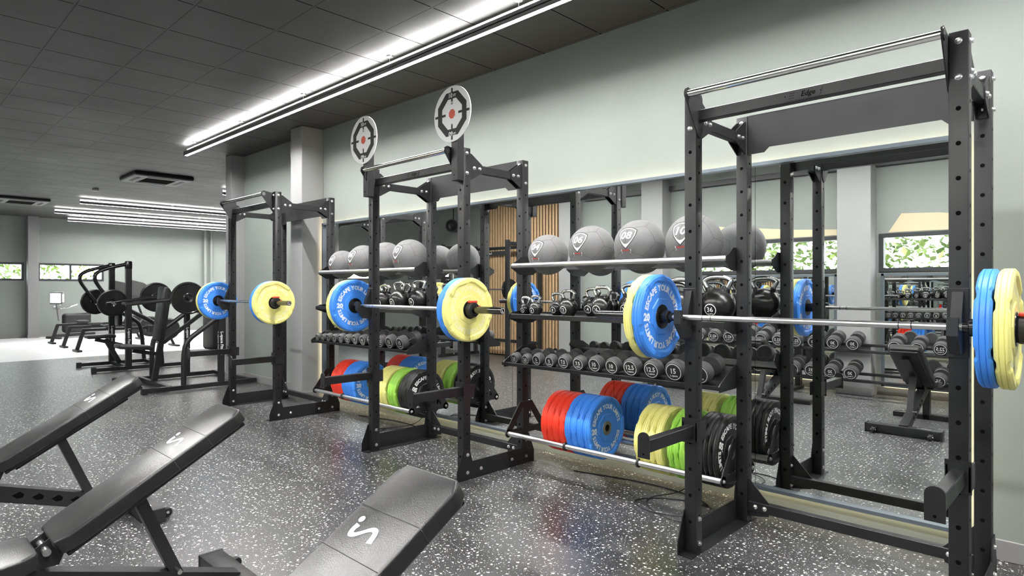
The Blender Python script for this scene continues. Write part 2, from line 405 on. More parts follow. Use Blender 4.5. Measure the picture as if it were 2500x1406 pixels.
lamp(-9.0, .30, 2.6, .30, 'linear light hanging above the benches', w=.06, dm='lampwide', sk=-.010)
lamp(-16.65, 3.37, -16.65, 10.6, 'linear light crossing the far end, nearest of the three long parallel ones')
lamp(-19.2, 3.35, -19.2, 10.6, 'linear light crossing the far end, middle of the three long parallel ones')
lamp(-21.2, 4.0, -21.2, 10.6, 'linear light at the far wall, farthest of the three long parallel ones')
lamp(-13.0, 5.06, -13.0, 10.6, 'linear light of which only the tip shows beside the grey corner pillar')
def cassette(x, y, label):
    t = thing('ceiling_air_conditioner', label, 'air conditioner', (x, y, CEIL-.075), 0, 'ceiling cassette air conditioners')
    mb = MB(); mb.b2(-.48, .48, -.48, .48, .02, .075, mi=1, bev=.01); mb.b2(-.475, .475, -.475, .475, 0, .03, bev=.012); mb.build('panel', [M['acgrey'], M['blackmatt']], t)
    mb = MB()
    for s_ in (-1, 1):
        mb.b2(s_*.36-.03, s_*.36+.03, -.25, .25, -.004, .002); mb.b2(-.25, .25, s_*.36-.03, s_*.36+.03, -.004, .002)
    mb.build('louvre', M['blackmatt'], t)
    mb = MB()
    for k in range(12): mb.b2(-.24+k*.042, -.24+k*.042+.02, -.24, .24, -.006, .002)
    mb.build('grille', M['felt'], t)
cassette(-12.65, 3.74, 'grey ceiling cassette air conditioner between the light bars')
cassette(-18.0, 2.5, 'grey ceiling cassette air conditioner at the left edge')
mb = MB(); mb.cyl((-15.0, 3.3, CEIL-.05), (-15.0, 3.3, CEIL), .06, 16, bev=.01); words(mb.build('smoke_detector', M['pale']), 'small round smoke detector on the dark ceiling', 'smoke detector')

# ------------------------------------------------------------------ framed mirror with cove light
MX0, MX1, MZ0, MZ1, MY = -7.23, -.547, .104, 2.226, 4.06
t = thing('wall_mirror', 'long wall mirror in a blue-grey frame behind the power racks, glowing at its edge', 'mirror', (0, WY, 0))
mb = MB(); f = .022; y0, y1 = -.07, -.028
mb.b2(MX0, MX1, y0, y1, MZ0, MZ0+f); mb.b2(MX0, MX1, y0, y1, MZ1-f, MZ1); mb.b2(MX0, MX0+f, y0, y1, MZ0, MZ1); mb.b2(MX1-f, MX1, y0, y1, MZ0, MZ1)
mb.build('mirror_frame', M['frame'], t)
seams = [MX0+.02, -6.12, -5.02, -3.91, -2.81, -1.70, MX1-.02]
for a, b in zip(seams[:-1], seams[1:]):
    mb = MB(); mb.b2(a+.0012, b-.0012, -.040, -.034, MZ0+.02, MZ1-.02); mb.build('mirror_panel', M['mirror'], t, smooth=False)
mb = MB(); mb.b2(MX0+.01, MX1-.01, -.034, -.028, MZ0+.01, MZ1-.01); mb.build('backing', M['blackmatt'], t)
mb = MB(); e = .03
mb.b2(MX0+e, MX1-e, -.026, -.004, MZ1-e-.012, MZ1-e); mb.b2(MX0+e, MX1-e, -.026, -.004, MZ0+e, MZ0+e+.012)
mb.b2(MX0+e, MX0+e+.012, -.026, -.004, MZ0+e, MZ1-e); mb.b2(MX1-e-.012, MX1-e, -.026, -.004, MZ0+e, MZ1-e)
mb.build('light_strip', M['led'], t)
def small_mirror(x0, x1, label):
    t = thing('wall_mirror', label, 'mirror', (0, OY, 0))
    mb = MB(); z0, z1 = .12, 1.60; f = .03
    mb.b2(x0, x1, .03, .07, z0, z0+f); mb.b2(x0, x1, .03, .07, z1-f, z1); mb.b2(x0, x0+f, .03, .07, z0, z1); mb.b2(x1-f, x1, .03, .07, z0, z1); mb.build('mirror_frame', M['frame'], t)
    mb = MB(); mb.b2(x0+.02, x1-.02, .034, .042, z0+.02, z1-.02); mb.build('mirror_panel', M['mirror'], t, smooth=False)
    mb = MB(); mb.b2(x0+.03, x1-.03, .005, .028, z0+.02, z0+.032); mb.build('light_strip', M['led'], t)
small_mirror(-2.22, .9, 'low wall mirror under the wide window behind the dumbbells')
small_mirror(-5.2, -2.76, 'low wall mirror behind the heavy dumbbells left of the grey column')

# ------------------------------------------------------------------ power racks
PW = .067; HW = .619; RD = .704; RH = 2.44
def bolt_mesh():
    mb = MB(); mb.lathe([(.0, .0), (.0135, 0), (.0135, .0025), (.010, .004), (.0095, .010), (.006, .0125), (0, .013)], 12); return mb
BOLT = None
def bolt(parent, p, d):
    global BOLT
    if BOLT is None: o = bolt_mesh().build('bolt', M['bolt']); BOLT = o.data
    else: o = bpy.data.objects.new('bolt', BOLT); COL.objects.link(o)
    o.parent = parent; o.location = p
    o.rotation_euler = Vector((0, 0, 1)).rotation_difference(Vector(d)).to_euler()
def make_rack(cx, label):
    t = thing('power_rack', label, 'power rack', (cx, 3.046, 0), 0, 'power racks in a row along the mirror')
    for sx in (-1, 1):
        xo = sx*HW; xi = sx*(HW-PW); x0, x1 = min(xo, xi), max(xo, xi); xc = (xo+xi)/2
        for (ya, yb) in ((0, .07), (RD-.07, RD)):
            mb = MB(); mb.b2(x0, x1, ya, yb, .004, RH, bev=.004, seg=2)
            z = .17
            while z < 2.2:
                for yy, nn in ((ya-.0006, -1), (yb+.0006, 1)): mb.cyl((xc, yy+.0004*nn*-1, z), (xc, yy, z), .0095, 12, 1)
                for xx, nn in ((x0-.0006, -1), (x1+.0006, 1)): mb.cyl((xx-.0004*nn, (ya+yb)/2, z+.03), (xx, (ya+yb)/2, z+.03), .0075, 10, 1)
                z += .14
            mb.build('upright_post', [M['steel'], M['hole']], t)
        # base side plate with raised ends and a floor flange
        poly = [(-.065, 0), (-.065, .07), (-.004, .225), (.055, .225), (.085, .130), (RD-.09, .130), (RD-.075, .225), (RD-.0, .235), (RD+.06, .09), (RD+.06, 0)]
        mb = MB(); mb.prism(poly, .006, T(xo if sx > 0 else xo-.006, 0, 0) @ FX)
        mb.b2(min(xo, xo-sx*.075), max(xo, xo-sx*.075), -.062, RD+.05, 0, .005)
        mb.build('base_plate', M['steel'], t)
        for yy, zz in ((.035, .185), (.035, .055), (RD-.035, .185), (RD-.035, .055), (.17, .06), (RD-.2, .06)):
            if 0 < yy < RD and yy in (.17, RD-.2):
                pass
            bolt(t, (xo+sx*.006, yy, zz), (sx, 0, 0))
            if yy in (.035,): bolt(t, (xi, yy, zz), (-sx, 0, 0))
        # top side beam with gussets
        mb = MB(); mb.b2(xc-.02, xc+.02, .07, RD-.07, 2.272, 2.332, bev=.003); mb.build('side_beam', M['steel'], t)
        for (ya, d) in ((.07, 1), (RD-.07, -1)):
            poly = [(ya, 2.405), (ya+d*.015, 2.405), (ya+d*.125, 2.335), (ya+d*.125, 2.272), (ya+d*.015, 2.212), (ya, 2.212)]
            mb = MB()
            for off in (-.026, .020): mb.prism(poly, .006, T(xc+off, 0, 0) @ FX)
            mb.b2(xc-.026, xc+.026, min(ya, ya+d*.005), max(ya, ya+d*.005), 2.212, 2.405)
            mb.build('gusset_plate', M['steel'], t)
            for yy in (.045, .10):
                for s2 in (-1, 1): bolt(t, (xc+s2*.026, ya+d*yy, 2.302), (s2, 0, 0))
        for yy in (.035, RD-.035):
            for zz in (2.40, 2.255):
                bolt(t, (xo, yy, zz), (sx, 0, 0))
                bolt(t, (xc, yy-.035, zz), (0, -1, 0))
        # bracket of the pull up bar
        poly = [(-.125, 2.40), (-.120, 2.432), (-.095, 2.445), (.06, 2.42), (.068, 2.25), (.035, 2.205), (.01, 2.215)]
        mb = MB(); mb.prism(poly, .006, T(xi if sx < 0 else xi-.006, 0, 0) @ FX)
        mb.cyl((xi-sx*.006, -.096, 2.41), (xi+sx*.004, -.096, 2.41), .026, 20)
        mb.build('bar_bracket', M['steel'], t)
        # low rear gusset
        mb = MB(); poly = [(xi, .04), (xi-sx*.12, .06), (xi-sx*.13, .13), (xi, .27)]
        if sx > 0: poly.reverse()
        mb.prism(poly, .006, T(0, RD-.045, 0) @ FY); mb.build('rear_gusset', M['steel'], t)
        for px_, pz in ((.045, .105), (.10, .105)): bolt(t, (xi-sx*px_, RD-.058, pz), (0, -1, 0))
        for pz in (.20, .07): bolt(t, (xi, RD-.02, pz), (-sx, 0, 0))
        # bar cup
        poly = [(0, 1.395), (-.018, 1.395), (-.03, 1.36), (-.055, 1.30), (-.058, 1.250), (-.066, 1.243), (-.104, 1.243), (-.112, 1.25), (-.114, 1.292), (-.136, 1.296), (-.140, 1.225), (-.075, 1.150), (0, 1.150)]
        mb = MB(); mb.prism(poly, .038, T(xc-.019, 0, 0) @ FX)
        mb.b2(x0-.004, x1+.004, -.008, -.0005, 1.13, 1.41, bev=.003); mb.build('bar_cup', M['blackmatt'], t)
        # spotter arm
        mb = MB(); mb.b2(xc-.024, xc+.024, -.45, .01, .622, .684, bev=.003)
        mb.b2(xc-.045, xc+.045, -.008, -.0005, .59, .72); mb.b2(x0-.008, x0-.001, -.008, .10, .60, .70); mb.b2(x1+.001, x1+.008, -.008, .10, .60, .70)
        n_ = 10; pl = [(xc-.032, .595), (xc+.032, .595)]+[(xc+.032*math.cos(PI*k/n_), .69+.03*math.sin(PI*k/n_)) for k in range(n_+1)]
        mb.prism(pl, .007, T(0, -.45, 0) @ FY); mb.ring(0, .006, 12, T(xc, -.4572, .615) @ FY, 1); mb.build('spotter_arm', [M['steel'], M['hole']], t)
    xi = HW-PW
    mb = MB(); mb.cyl((-xi-.004, -.096, 2.41), (xi+.004, -.096, 2.41), .0185, 24); mb.build('pull_up_bar', M['chrome'], t)
    mb = MB(); mb.b2(-xi, xi, .022, .072, 2.295, 2.352, bev=.003); cb = mb.build('front_crossbeam', M['steel'], t)
    mb = MB(); pl = [(-.09, -.022), (.075, -.022), (.09, .022), (-.09, .022)]
    mb.prism(pl, .003, T(-.02, .022, 2.3235) @ FY); put_text(mb, 'Edge', .034, T(.005, .0185, 2.323) @ FY, 1, .0006, shear=.25)
    mb.b2(-.085, -.060, .0186, .019, 2.3105, 2.3125, 1); mb.b2(-.083, -.058, .0186, .019, 2.3225, 2.3245, 1); mb.b2(-.081, -.056, .0186, .019, 2.3335, 2.3355, 1)
    for sx in (-.10, .06): mb.ring(0, .003, 8, T(sx, .0186, 2.3235) @ FY, 1)
    mb.build('name_plate', [M['steel'], M['hole']], cb)
    poly = [(-xi, 2.208), (-xi+.10, 2.210), (-xi+.13, 2.238), (xi-.13, 2.238), (xi-.10, 2.210), (xi, 2.208), (xi, RH), (-xi, RH)]
    mb = MB(); mb.prism(poly, .005, T(0, RD-.062, 0) @ FY); mb.b2(-xi, xi, RD-.067, RD-.03, RH-.005, RH); mb.b2(-xi, -xi+.005, RD-.067, RD-.02, 2.21, RH); mb.b2(xi-.005, xi, RD-.067, RD-.02, 2.21, RH)
    mb.build('fascia_panel', M['steel'], t)
    mb = MB(); mb.b2(-xi, xi, RD-.058, RD-.01, .075, .132, bev=.003); mb.build('rear_crossbeam', M['steel'], t)
    return t
RX = [-1.038, -4.048, -7.053]
RN = ['near', 'middle', 'far']
rack = make_rack(RX[0], 'nearest black steel power rack, at the right edge of the row')
dup(rack, (RX[1], 3.046, 0), label='middle black steel power rack, with two round white targets above it')
dup(rack, (RX[2], 3.046, 0), label='farthest black steel power rack, beside the grey wall pillar')

# ------------------------------------------------------------------ wall ball targets on the middle rack
def octa(r): return [(r*math.cos(PI/8+k*PI/4), r*math.sin(PI/8+k*PI/4)) for k in range(8)]
def make_target(x, label):
    t = thing('wall_ball_target', label, 'target', (x, 3.012, 2.19), 0, 'round wall ball targets above the middle rack')
    mb = MB(); mb.b2(-.024, .045, -.034, .033, 0, .40, bev=.004); mb.ring(0, .006, 10, T(.01, -.0345, .04) @ FY, 1); mb.build('mounting_tube', [M['steel'], M['hole']], t)
    c = (0, -.040, .483)
    mb = MB(); mb.lathe([(0, 0), (.202, 0), (.202, .006), (0, .006)], 64, T(*c) @ FY); d = mb.build('target_disc', M['boardwhite'], t)
    K = T(c[0], c[1]-.0066, c[2]) @ FY
    mb = MB(); A = octa(.171); B_ = octa(.118)
    mb.add([(*p, 0) for p in A]+[(*p, 0) for p in B_], [(k, (k+1) % 8, 8+(k+1) % 8, 8+k) for k in range(8)], 0, K)
    for a in range(4): mb.add([(-.009, .070, .0001), (.009, .070, .0001), (.009, .188, .0001), (-.009, .188, .0001)], [(0, 1, 2, 3)], 0, K @ Matrix.Rotation(a*PI/2, 4, 'Z'))
    mb.add([(*p, 0) for p in octa(.036)], [tuple(range(8))], 1, K)
    for s_, zz in (('10', .139), ('09', -.140)):
        put_text(mb, s_, .046, K @ T(-.014, zz-.006, .0004), 2, .0012); put_text(mb, 'FT', .026, K @ T(.030, zz-.010, .0004), 2, .0008)
    for zz in (.083, -.070): mb.ring(.004, .0075, 12, K @ T(0, zz, .0004), 2)
    mb.build('target_print', [M['blackmatt'], M['orange'], M['boardwhite']], d); return t
make_target(RX[1]-HW+.045, 'round white target with red centre, left one of the two above the middle rack')
make_target(RX[1]+HW-.035, 'round white target with red centre, right one of the two above the middle rack')

# ------------------------------------------------------------------ bumper plates
def plate_parts(t, th, col, prt, num, rad=.225, hub=.052, hm='hubsteel'):
    h = th/2; mb = MB(); seg = 96
    def octr(a): 
        a = (a+PI/8) % (PI/4)-PI/8; return 1/math.cos(a)
    def notch(a):
        a = (a-.2) % (PI/3); return 1 if a < .24 else 0
    prof = [(.026, -h+.004), (.095, -h+.004), (.100, -h+.009), (.178, -h+.009), (.190, -h), (rad-.010, -h), (rad, -h+.008), (rad, -h/3-.002), (rad-.0028, -h/3), (rad, -h/3+.002), (rad, h/3-.002), (rad-.0028, h/3), (rad, h/3+.002), (rad, h-.008), (rad-.010, h), (.190, h), (.178, h-.009), (.100, h-.009), (.095, h-.004), (.026, h-.004)]
    def rf(a, r, z):
        if r <= .03: return 1
        if r < .11: return octr(a)*.97
        if r < .2: return min(octr(a), 1.045)
        return 1
    def zf(a, r, z):
        if r > .186 and notch(a) and abs(z) > h/2: return math.copysign(max(h/3+.002, abs(z)-.0055), z)
        return z
    mb.lathe(prof, seg, FX, 0, rf, zf); mb.build('plate_body', M[col], t, sharp=14)
    mb = MB(); mb.lathe([(.0255, -h+.001), (hub-.002, -h+.001), (hub, -h+.006), (hub, h-.006), (hub-.002, h-.001), (.0255, h-.001), (.0255, -h+.001)], 32, FX); mb.build('hub', M[hm], t)
    mb = MB(); K = T(h-.0084, 0, 0) @ FX
    for b_ in (0, 1): arc_text(mb, 'ESCAPE YOUR LIMITS', .045, .153, R(168-b_*183), R(10-b_*175), K, 0, .0018)
    put_text(mb, num, .052, K @ T(-.146, -.008, 0), 0, .003, 1.1); put_text(mb, 'kg', .012, K @ T(-.118, -.030, 0), 0, .0006)
    mb.build('lettering', M[prt], t)
def protop(th, col, prt, num, hub=.052, hm='hubsteel'):
    t = thing('bumper_plate', '', 'weight plate', (0, 0, 0)); plate_parts(t, th, col, prt, num, hub=hub, hm=hm); KIDS[t.name] = kids(t); return t
PP = {'blue': protop(.055, 'bluep', 'bprint', '20'), 'yellow': protop(.050, 'yellowp', 'yprint', '15'), 'red': protop(.056, 'redp', 'bprint', '25'),
      'bar_blue': protop(.055, 'bluep', 'bprint', '20', .066, 'blackgloss'), 'bar_yellow': protop(.050, 'yellowp', 'yprint', '15', .066, 'blackgloss'),
      'green': protop(.040, 'greenp', 'yprint', '10'), 'black': protop(.030, 'blackp', 'white', '05')}
TH = {'blue': .055, 'yellow': .050, 'red': .056, 'green': .040, 'black': .030}
used = set()
def plate(c, loc, ax, label, group):
    p = PP[c]
    if c not in used:
        used.add(c); p.location = loc; p.rotation_euler = (ax, 0, 0); p['label'] = label; p['group'] = group; return p
    return dup(p, loc, (ax, 0, 0), label, group)
# ------------------------------------------------------------------ barbells
def make_barbell(cx, label):
    t = thing('barbell', label, 'barbell', (cx, 2.96, 1.2575), 0, 'barbells resting on the power racks')
    mb = MB(); mb.cyl((-.66, 0, 0), (.66, 0, 0), .014, 20, 0)
    for x in (-.455, -.41, .41, .455): mb.cyl((x-.002, 0, 0), (x+.002, 0, 0), .0142, 20, 1)
    mb.build('shaft', [M['brushed'], M['blackmatt']], t)
    for s in (-1, 1):
        mb = MB(); mb.cyl((s*.645, 0, 0), (s*.684, 0, 0), .034, 28, bev=.004); mb.cyl((s*.625, 0, 0), (s*.645, 0, 0), .021, 24); mb.build('inner_collar', M['blackgloss'], t)
        mb = MB(); mb.cyl((s*.684, 0, 0), (s*1.11, 0, 0), .0249, 28, bev=.002); sl = mb.build('sleeve', M['darkchrome'], t)
        mb = MB(); mb.ring(.016, .019, 24, T(s*1.1102, 0, 0) @ FX); put_text(mb, 'L', .026, T(s*1.1104, 0, -.002) @ FX, 0, .001); mb.build('end_mark', M['white'], sl)
    return t
BZ = 1.2575
b0 = make_barbell(RX[0]-.013, 'chrome barbell loaded blue and yellow on the nearest rack')
dup(b0, (RX[1]-.002, 2.96, BZ), label='chrome barbell loaded blue and yellow on the middle rack')
dup(b0, (RX[2]-.002, 2.96, BZ), label='chrome barbell loaded blue and yellow on the farthest rack')
def make_clamp():
    t = thing('barbell_clamp', '', 'clamp', (0, 0, 0))
    mb = MB(); mb.lathe([(.0255, -.022), (.048, -.022), (.054, -.014), (.054, .014), (.048, .022), (.0255, .022), (.0255, -.022)], 28, FX); mb.build('ring', M['blackmatt'], t)
    mb = MB(); mb.b2(-.016, .020, -.034, .034, .047, .064, bev=.005); mb.b2(-.010, .022, .047, .062, -.02, .030, bev=.004); mb.build('lever', M['red'], t)
    KIDS[t.name] = kids(t); return t
clamp0 = make_clamp(); cl_used = False
for i, cx in enumerate([RX[0]-.013, RX[1]-.002, RX[2]-.002]):
    for s in (-1, 1):
        side = 'left' if s < 0 else 'right'
        rn = ['nearest', 'middle', 'farthest'][i]
        plate('bar_blue', (cx+s*(.685+.0275), 2.96, BZ), R(4) if s > 0 else R(-3), 'blue bumper plate on the %s end of the barbell on the %s rack' % (side, rn), 'plates loaded on the barbells')
        plate('bar_yellow', (cx+s*(.742+.025), 2.96, BZ), R(16), 'yellow bumper plate on the %s end of the barbell on the %s rack' % (side, rn), 'plates loaded on the barbells')
        loc = (cx+s*.812, 2.96, BZ); lab = 'black and red locking collar on the %s end of the barbell on the %s rack' % (side, rn)
        if not cl_used: clamp0.location = loc; clamp0['label'] = lab; clamp0['group'] = 'locking collars on the barbells'; cl_used = True
        else: dup(clamp0, loc, (0, 0, 0), lab, 'locking collars on the barbells')

# ------------------------------------------------------------------ storage bays (between racks)
BL = RX[1]+HW; BR = RX[0]-HW            # inner limits of the near bay
BW = BR-BL
BAYS = [(0.0, 'near', 'between the nearest and middle racks'), (RX[1]-RX[0], 'far', 'between the middle and farthest racks')]
PY = 3.715
def hexbr(mb, x, dy, z, top=.05, bot=.05):
    mb.prism([(-dy-.015, -.018), (-dy-.015, .015), (-dy+.03, .032), (-.07, top+.02), (.07, top+.02), (dy-.03, .032), (dy+.015, .015), (dy+.015, -.018), (.08, -bot-.02), (-.08, -bot-.02)], .005, T(x, PY, z) @ FX)
def ball_rack(dx, where):
    t = thing('ball_shelf', 'two chrome rails holding medicine balls '+where, 'shelf', (BL+dx, 0, 0), 0, 'medicine ball shelves')
    for x in (.002, BW-.007):
        mb = MB(); hexbr(mb, x, .155, 1.585); mb.build('end_bracket', M['steel'], t)
    for s in (-1, 1):
        mb = MB(); mb.cyl((.004, PY+s*.155, 1.585), (BW-.004, PY+s*.155, 1.585), .019, 20); mb.build('rail', M['brushed'], t)
def kb_shelf(dx, where):
    t = thing('kettlebell_shelf', 'black steel tray holding kettlebells '+where, 'shelf', (BL+dx, 0, 0), 0, 'kettlebell shelves')
    for x in (.001, BW-.006):
        mb = MB(); hexbr(mb, x, .185, 1.190, .02, .04); mb.build('end_bracket', M['steel'], t)
    mb = MB(); mb.b2(.006, BW-.006, PY-.18, PY+.18, 1.194, 1.200); mb.b2(.006, BW-.006, PY-.188, PY-.180, 1.172, 1.208, bev=.002); mb.b2(.006, BW-.006, PY+.18, PY+.188, 1.172, 1.215, bev=.002)
    mb.build('tray', M['steel'], t)
DT = R(14)
def db_shelf(dx, where):
    t = thing('dumbbell_shelf', 'sloping black steel tray holding dumbbells '+where, 'shelf', (BL+dx, 3.48, .825), 0, 'dumbbell shelves')
    t.rotation_euler = (DT, 0, 0)
    for x in (.001, BW-.006):
        mb = MB(); mb.prism([(-.022, -.022), (-.022, .012), (.0, .024), (.20, .07), (.36, .055), (.38, .0), (.28, -.06), (.18, -.07)], .005, T(x, 0, 0) @ FX); mb.build('end_bracket', M['steel'], t)
    mb = MB(); mb.b2(.006, BW-.006, 0, .36, -.006, 0); mb.b2(.006, BW-.006, -.008, 0, -.018, .010, bev=.002); mb.build('tray', M['steel'], t)
def plate_rack(dx, where):
    t = thing('plate_shelf', 'two chrome rails holding bumper plates low down '+where, 'shelf', (BL+dx, 0, 0), 0, 'bumper plate shelves')
    for x in (.001, BW-.007):
        mb = MB()
        A = [(-.225, .255), (-.225, .295), (-.07, .50), (.07, .50), (.225, .295), (.225, .255), (.16, .262), (-.16, .262)]
        H = [(-.12, .310), (-.035, .44), (.035, .44), (.12, .310)]
        # bracket as strips around a triangular opening
        mb.prism([(-.225, .248), (.225, .248), (.225, .295), (-.225, .295)], .006, T(x, PY, 0) @ FX)
        mb.prism([(-.225, .295), (-.155, .295), (-.035, .455), (-.035, .50), (-.07, .50)], .006, T(x, PY, 0) @ FX)
        mb.prism([(.225, .295), (.07, .50), (.035, .50), (.035, .455), (.155, .295)], .006, T(x, PY, 0) @ FX)
        mb.prism([(-.035, .295), (.035, .295), (.035, .50), (-.035, .50)], .006, T(x, PY, 0) @ FX)
        for s in (-1, 1): mb.cyl((x, PY+s*.205, .27), (x+.006, PY+s*.205, .27), .032, 20)
        mb.build('end_bracket', M['steel'], t)
        for s in (-1, 1): bolt(t, (x+.006, PY+s*.205, .27), (1, 0, 0))
    for s in (-1, 1):
        mb = MB(); mb.cyl((.004, PY+s*.205, .27), (BW-.004, PY+s*.205, .27), .019, 20); mb.build('rail', M['brushed'], t)
        for x in (.575, 1.185): mb = MB(); mb.cyl((x, PY+s*.205, .27), (x+.012, PY+s*.205, .27), .03, 20); mb.build('divider_ring', M['blackmatt'], t)
for dx, bn, where in BAYS:
    ball_rack(dx, where); kb_shelf(dx, where); db_shelf(dx, where); plate_rack(dx, where)

# stored plates
PCZ = .27+math.sqrt(.244**2-.205**2)
def zc(r=.225): return .27+math.sqrt((r+.0195)**2-.205**2)
for dx, bn, where in BAYS:
    for col, n_, x0 in (('red', 4, -3.075), ('blue', 4, -2.850), ('yellow', 4, -2.268), ('green', 3, -2.025), ('black', 5, -1.850)):
        for k in range(n_):
            plate(col, (x0+dx+TH[col]/2+k*(TH[col]+.0008), PY, zc()), R([3, -8, 14, 30, 50][k] if k < n_-1 else (0 if col == 'blue' else -25)),
                  '%s %s bumper plate from the left, low down %s' % (ORD[k], col, where), '%s plates stored %s' % (col, where))

# medicine balls
def make_ball(r, num, label, loc):
    t = thing('medicine_ball', label, 'medicine ball', loc, 0, 'grey medicine balls on the shelves')
    bm = bmesh.new(); bmesh.ops.create_icosphere(bm, subdivisions=5, radius=r); mb = MB(); mb.bmadd(bm); mb.build('skin', M['ball'], t, sharp=180)
    # seams: projected dodecahedron edges
    bm = bmesh.new(); bmesh.ops.create_icosphere(bm, subdivisions=1, radius=1); bm.faces.ensure_lookup_table()
    cs = [f.calc_center_median().normalized() for f in bm.faces]; mb = MB(); q = Matrix.Rotation(.35, 3, 'X') @ Matrix.Rotation(.3, 3, 'Z')
    for e in bm.edges:
        a, b = [q @ cs[f.index] for f in e.link_faces]
        mb.tube([((a*(1-k/6)+b*(k/6)).normalized()*r*1.0002) for k in range(7)], .0009, 6)
    bm.free(); mb.build('seam_stitching', M['seam'], t)
    def on(tilt, k=1.0035):
        c = Vector((0, -math.cos(tilt), math.sin(tilt))); X = Vector((1, 0, 0)); Y = X.cross(c)*-1; Y = Vector((0, math.sin(tilt), math.cos(tilt)))
        return lambda u, v: tuple((c*r+X*u+Y*v).normalized()*r*k)
    f = on(R(17)); s = r/.175*1.18
    def shield(g): return [(-.058*g*s, .045*g*s), (-.03*g*s, .058*g*s), (0, .062*g*s), (.03*g*s, .058*g*s), (.058*g*s, .045*g*s), (.055*g*s, .012*g*s), (.040*g*s, -.020*g*s), (.02*g*s, -.048*g*s), (0, -.070*g*s), (-.02*g*s, -.048*g*s), (-.040*g*s, -.020*g*s), (-.055*g*s, .012*g*s)]
    def dens(p): return [((p[i][0]*(1-t_)+p[(i+1) % len(p)][0]*t_), (p[i][1]*(1-t_)+p[(i+1) % len(p)][1]*t_)) for i in range(len(p)) for t_ in (0, .5)]
    mb = MB(); o1 = dens(shield(1.0)); o2 = dens(shield(.90)); o0 = dens(shield(1.14)); nn = len(o1)
    mb.fn(o2+o1, [(k, nn+k, nn+(k+1) % nn, (k+1) % nn) for k in range(nn)], f, 0)
    mb.fn(o1+o0, [(k, nn+k, nn+(k+1) % nn, (k+1) % nn) for k in range(nn)], on(R(17), 1.003), 1)
    mb.fn([(-.034*s, -.026*s), (.034*s, -.026*s), (.018*s, -.045*s), (0, -.061*s), (-.018*s, -.045*s)], [(0, 4, 2, 1), (4, 3, 2)], on(R(17), 1.008), 0)
    vs, fs = text2d(num, .062*s, .0012*s, .15); mb.fn([(u*1.15, v+.006*s) for u, v in vs], fs, on(R(17), 1.013), 0)
    mb.build('number_badge', [M['white'], M['seam']], t)
    f = on(R(-16), 1.006); s *= 1.1; mb = MB()
    mb.fn([(-.03*s, .0), (.03*s, .0), (.03*s, .012*s), (-.03*s, .012*s)], [(0, 1, 2, 3)], f, 0); mb.fn([(-.028*s, -.010*s), (.028*s, -.010*s), (.028*s, -.003*s), (-.028*s, -.003*s)], [(0, 1, 2, 3)], f, 1)
    vs, fs = text2d('ESCAPE', .012*s, .0003); mb.fn([(u, v+.006*s) for u, v in vs], fs, on(R(-16), 1.011), 2)
    mb.build('maker_tag', [M['white'], M['greyprint'], M['red']], t); KIDS[t.name] = kids(t); return t
BALLS = [('04', .157, -3.189), ('06', .171, -2.77), ('08', .175, -2.359), ('10', .178, -1.954)]
for num, r, x in BALLS:
    z = 1.585+math.sqrt((r+.0195)**2-.155**2)
    o = make_ball(r, num, 'grey medicine ball numbered %s on the shelf %s' % (num, BAYS[0][2]), (x, PY, z))
    dup(o, (x+BAYS[1][0], PY, z), label='grey medicine ball numbered %s on the shelf %s' % (num, BAYS[1][2]))

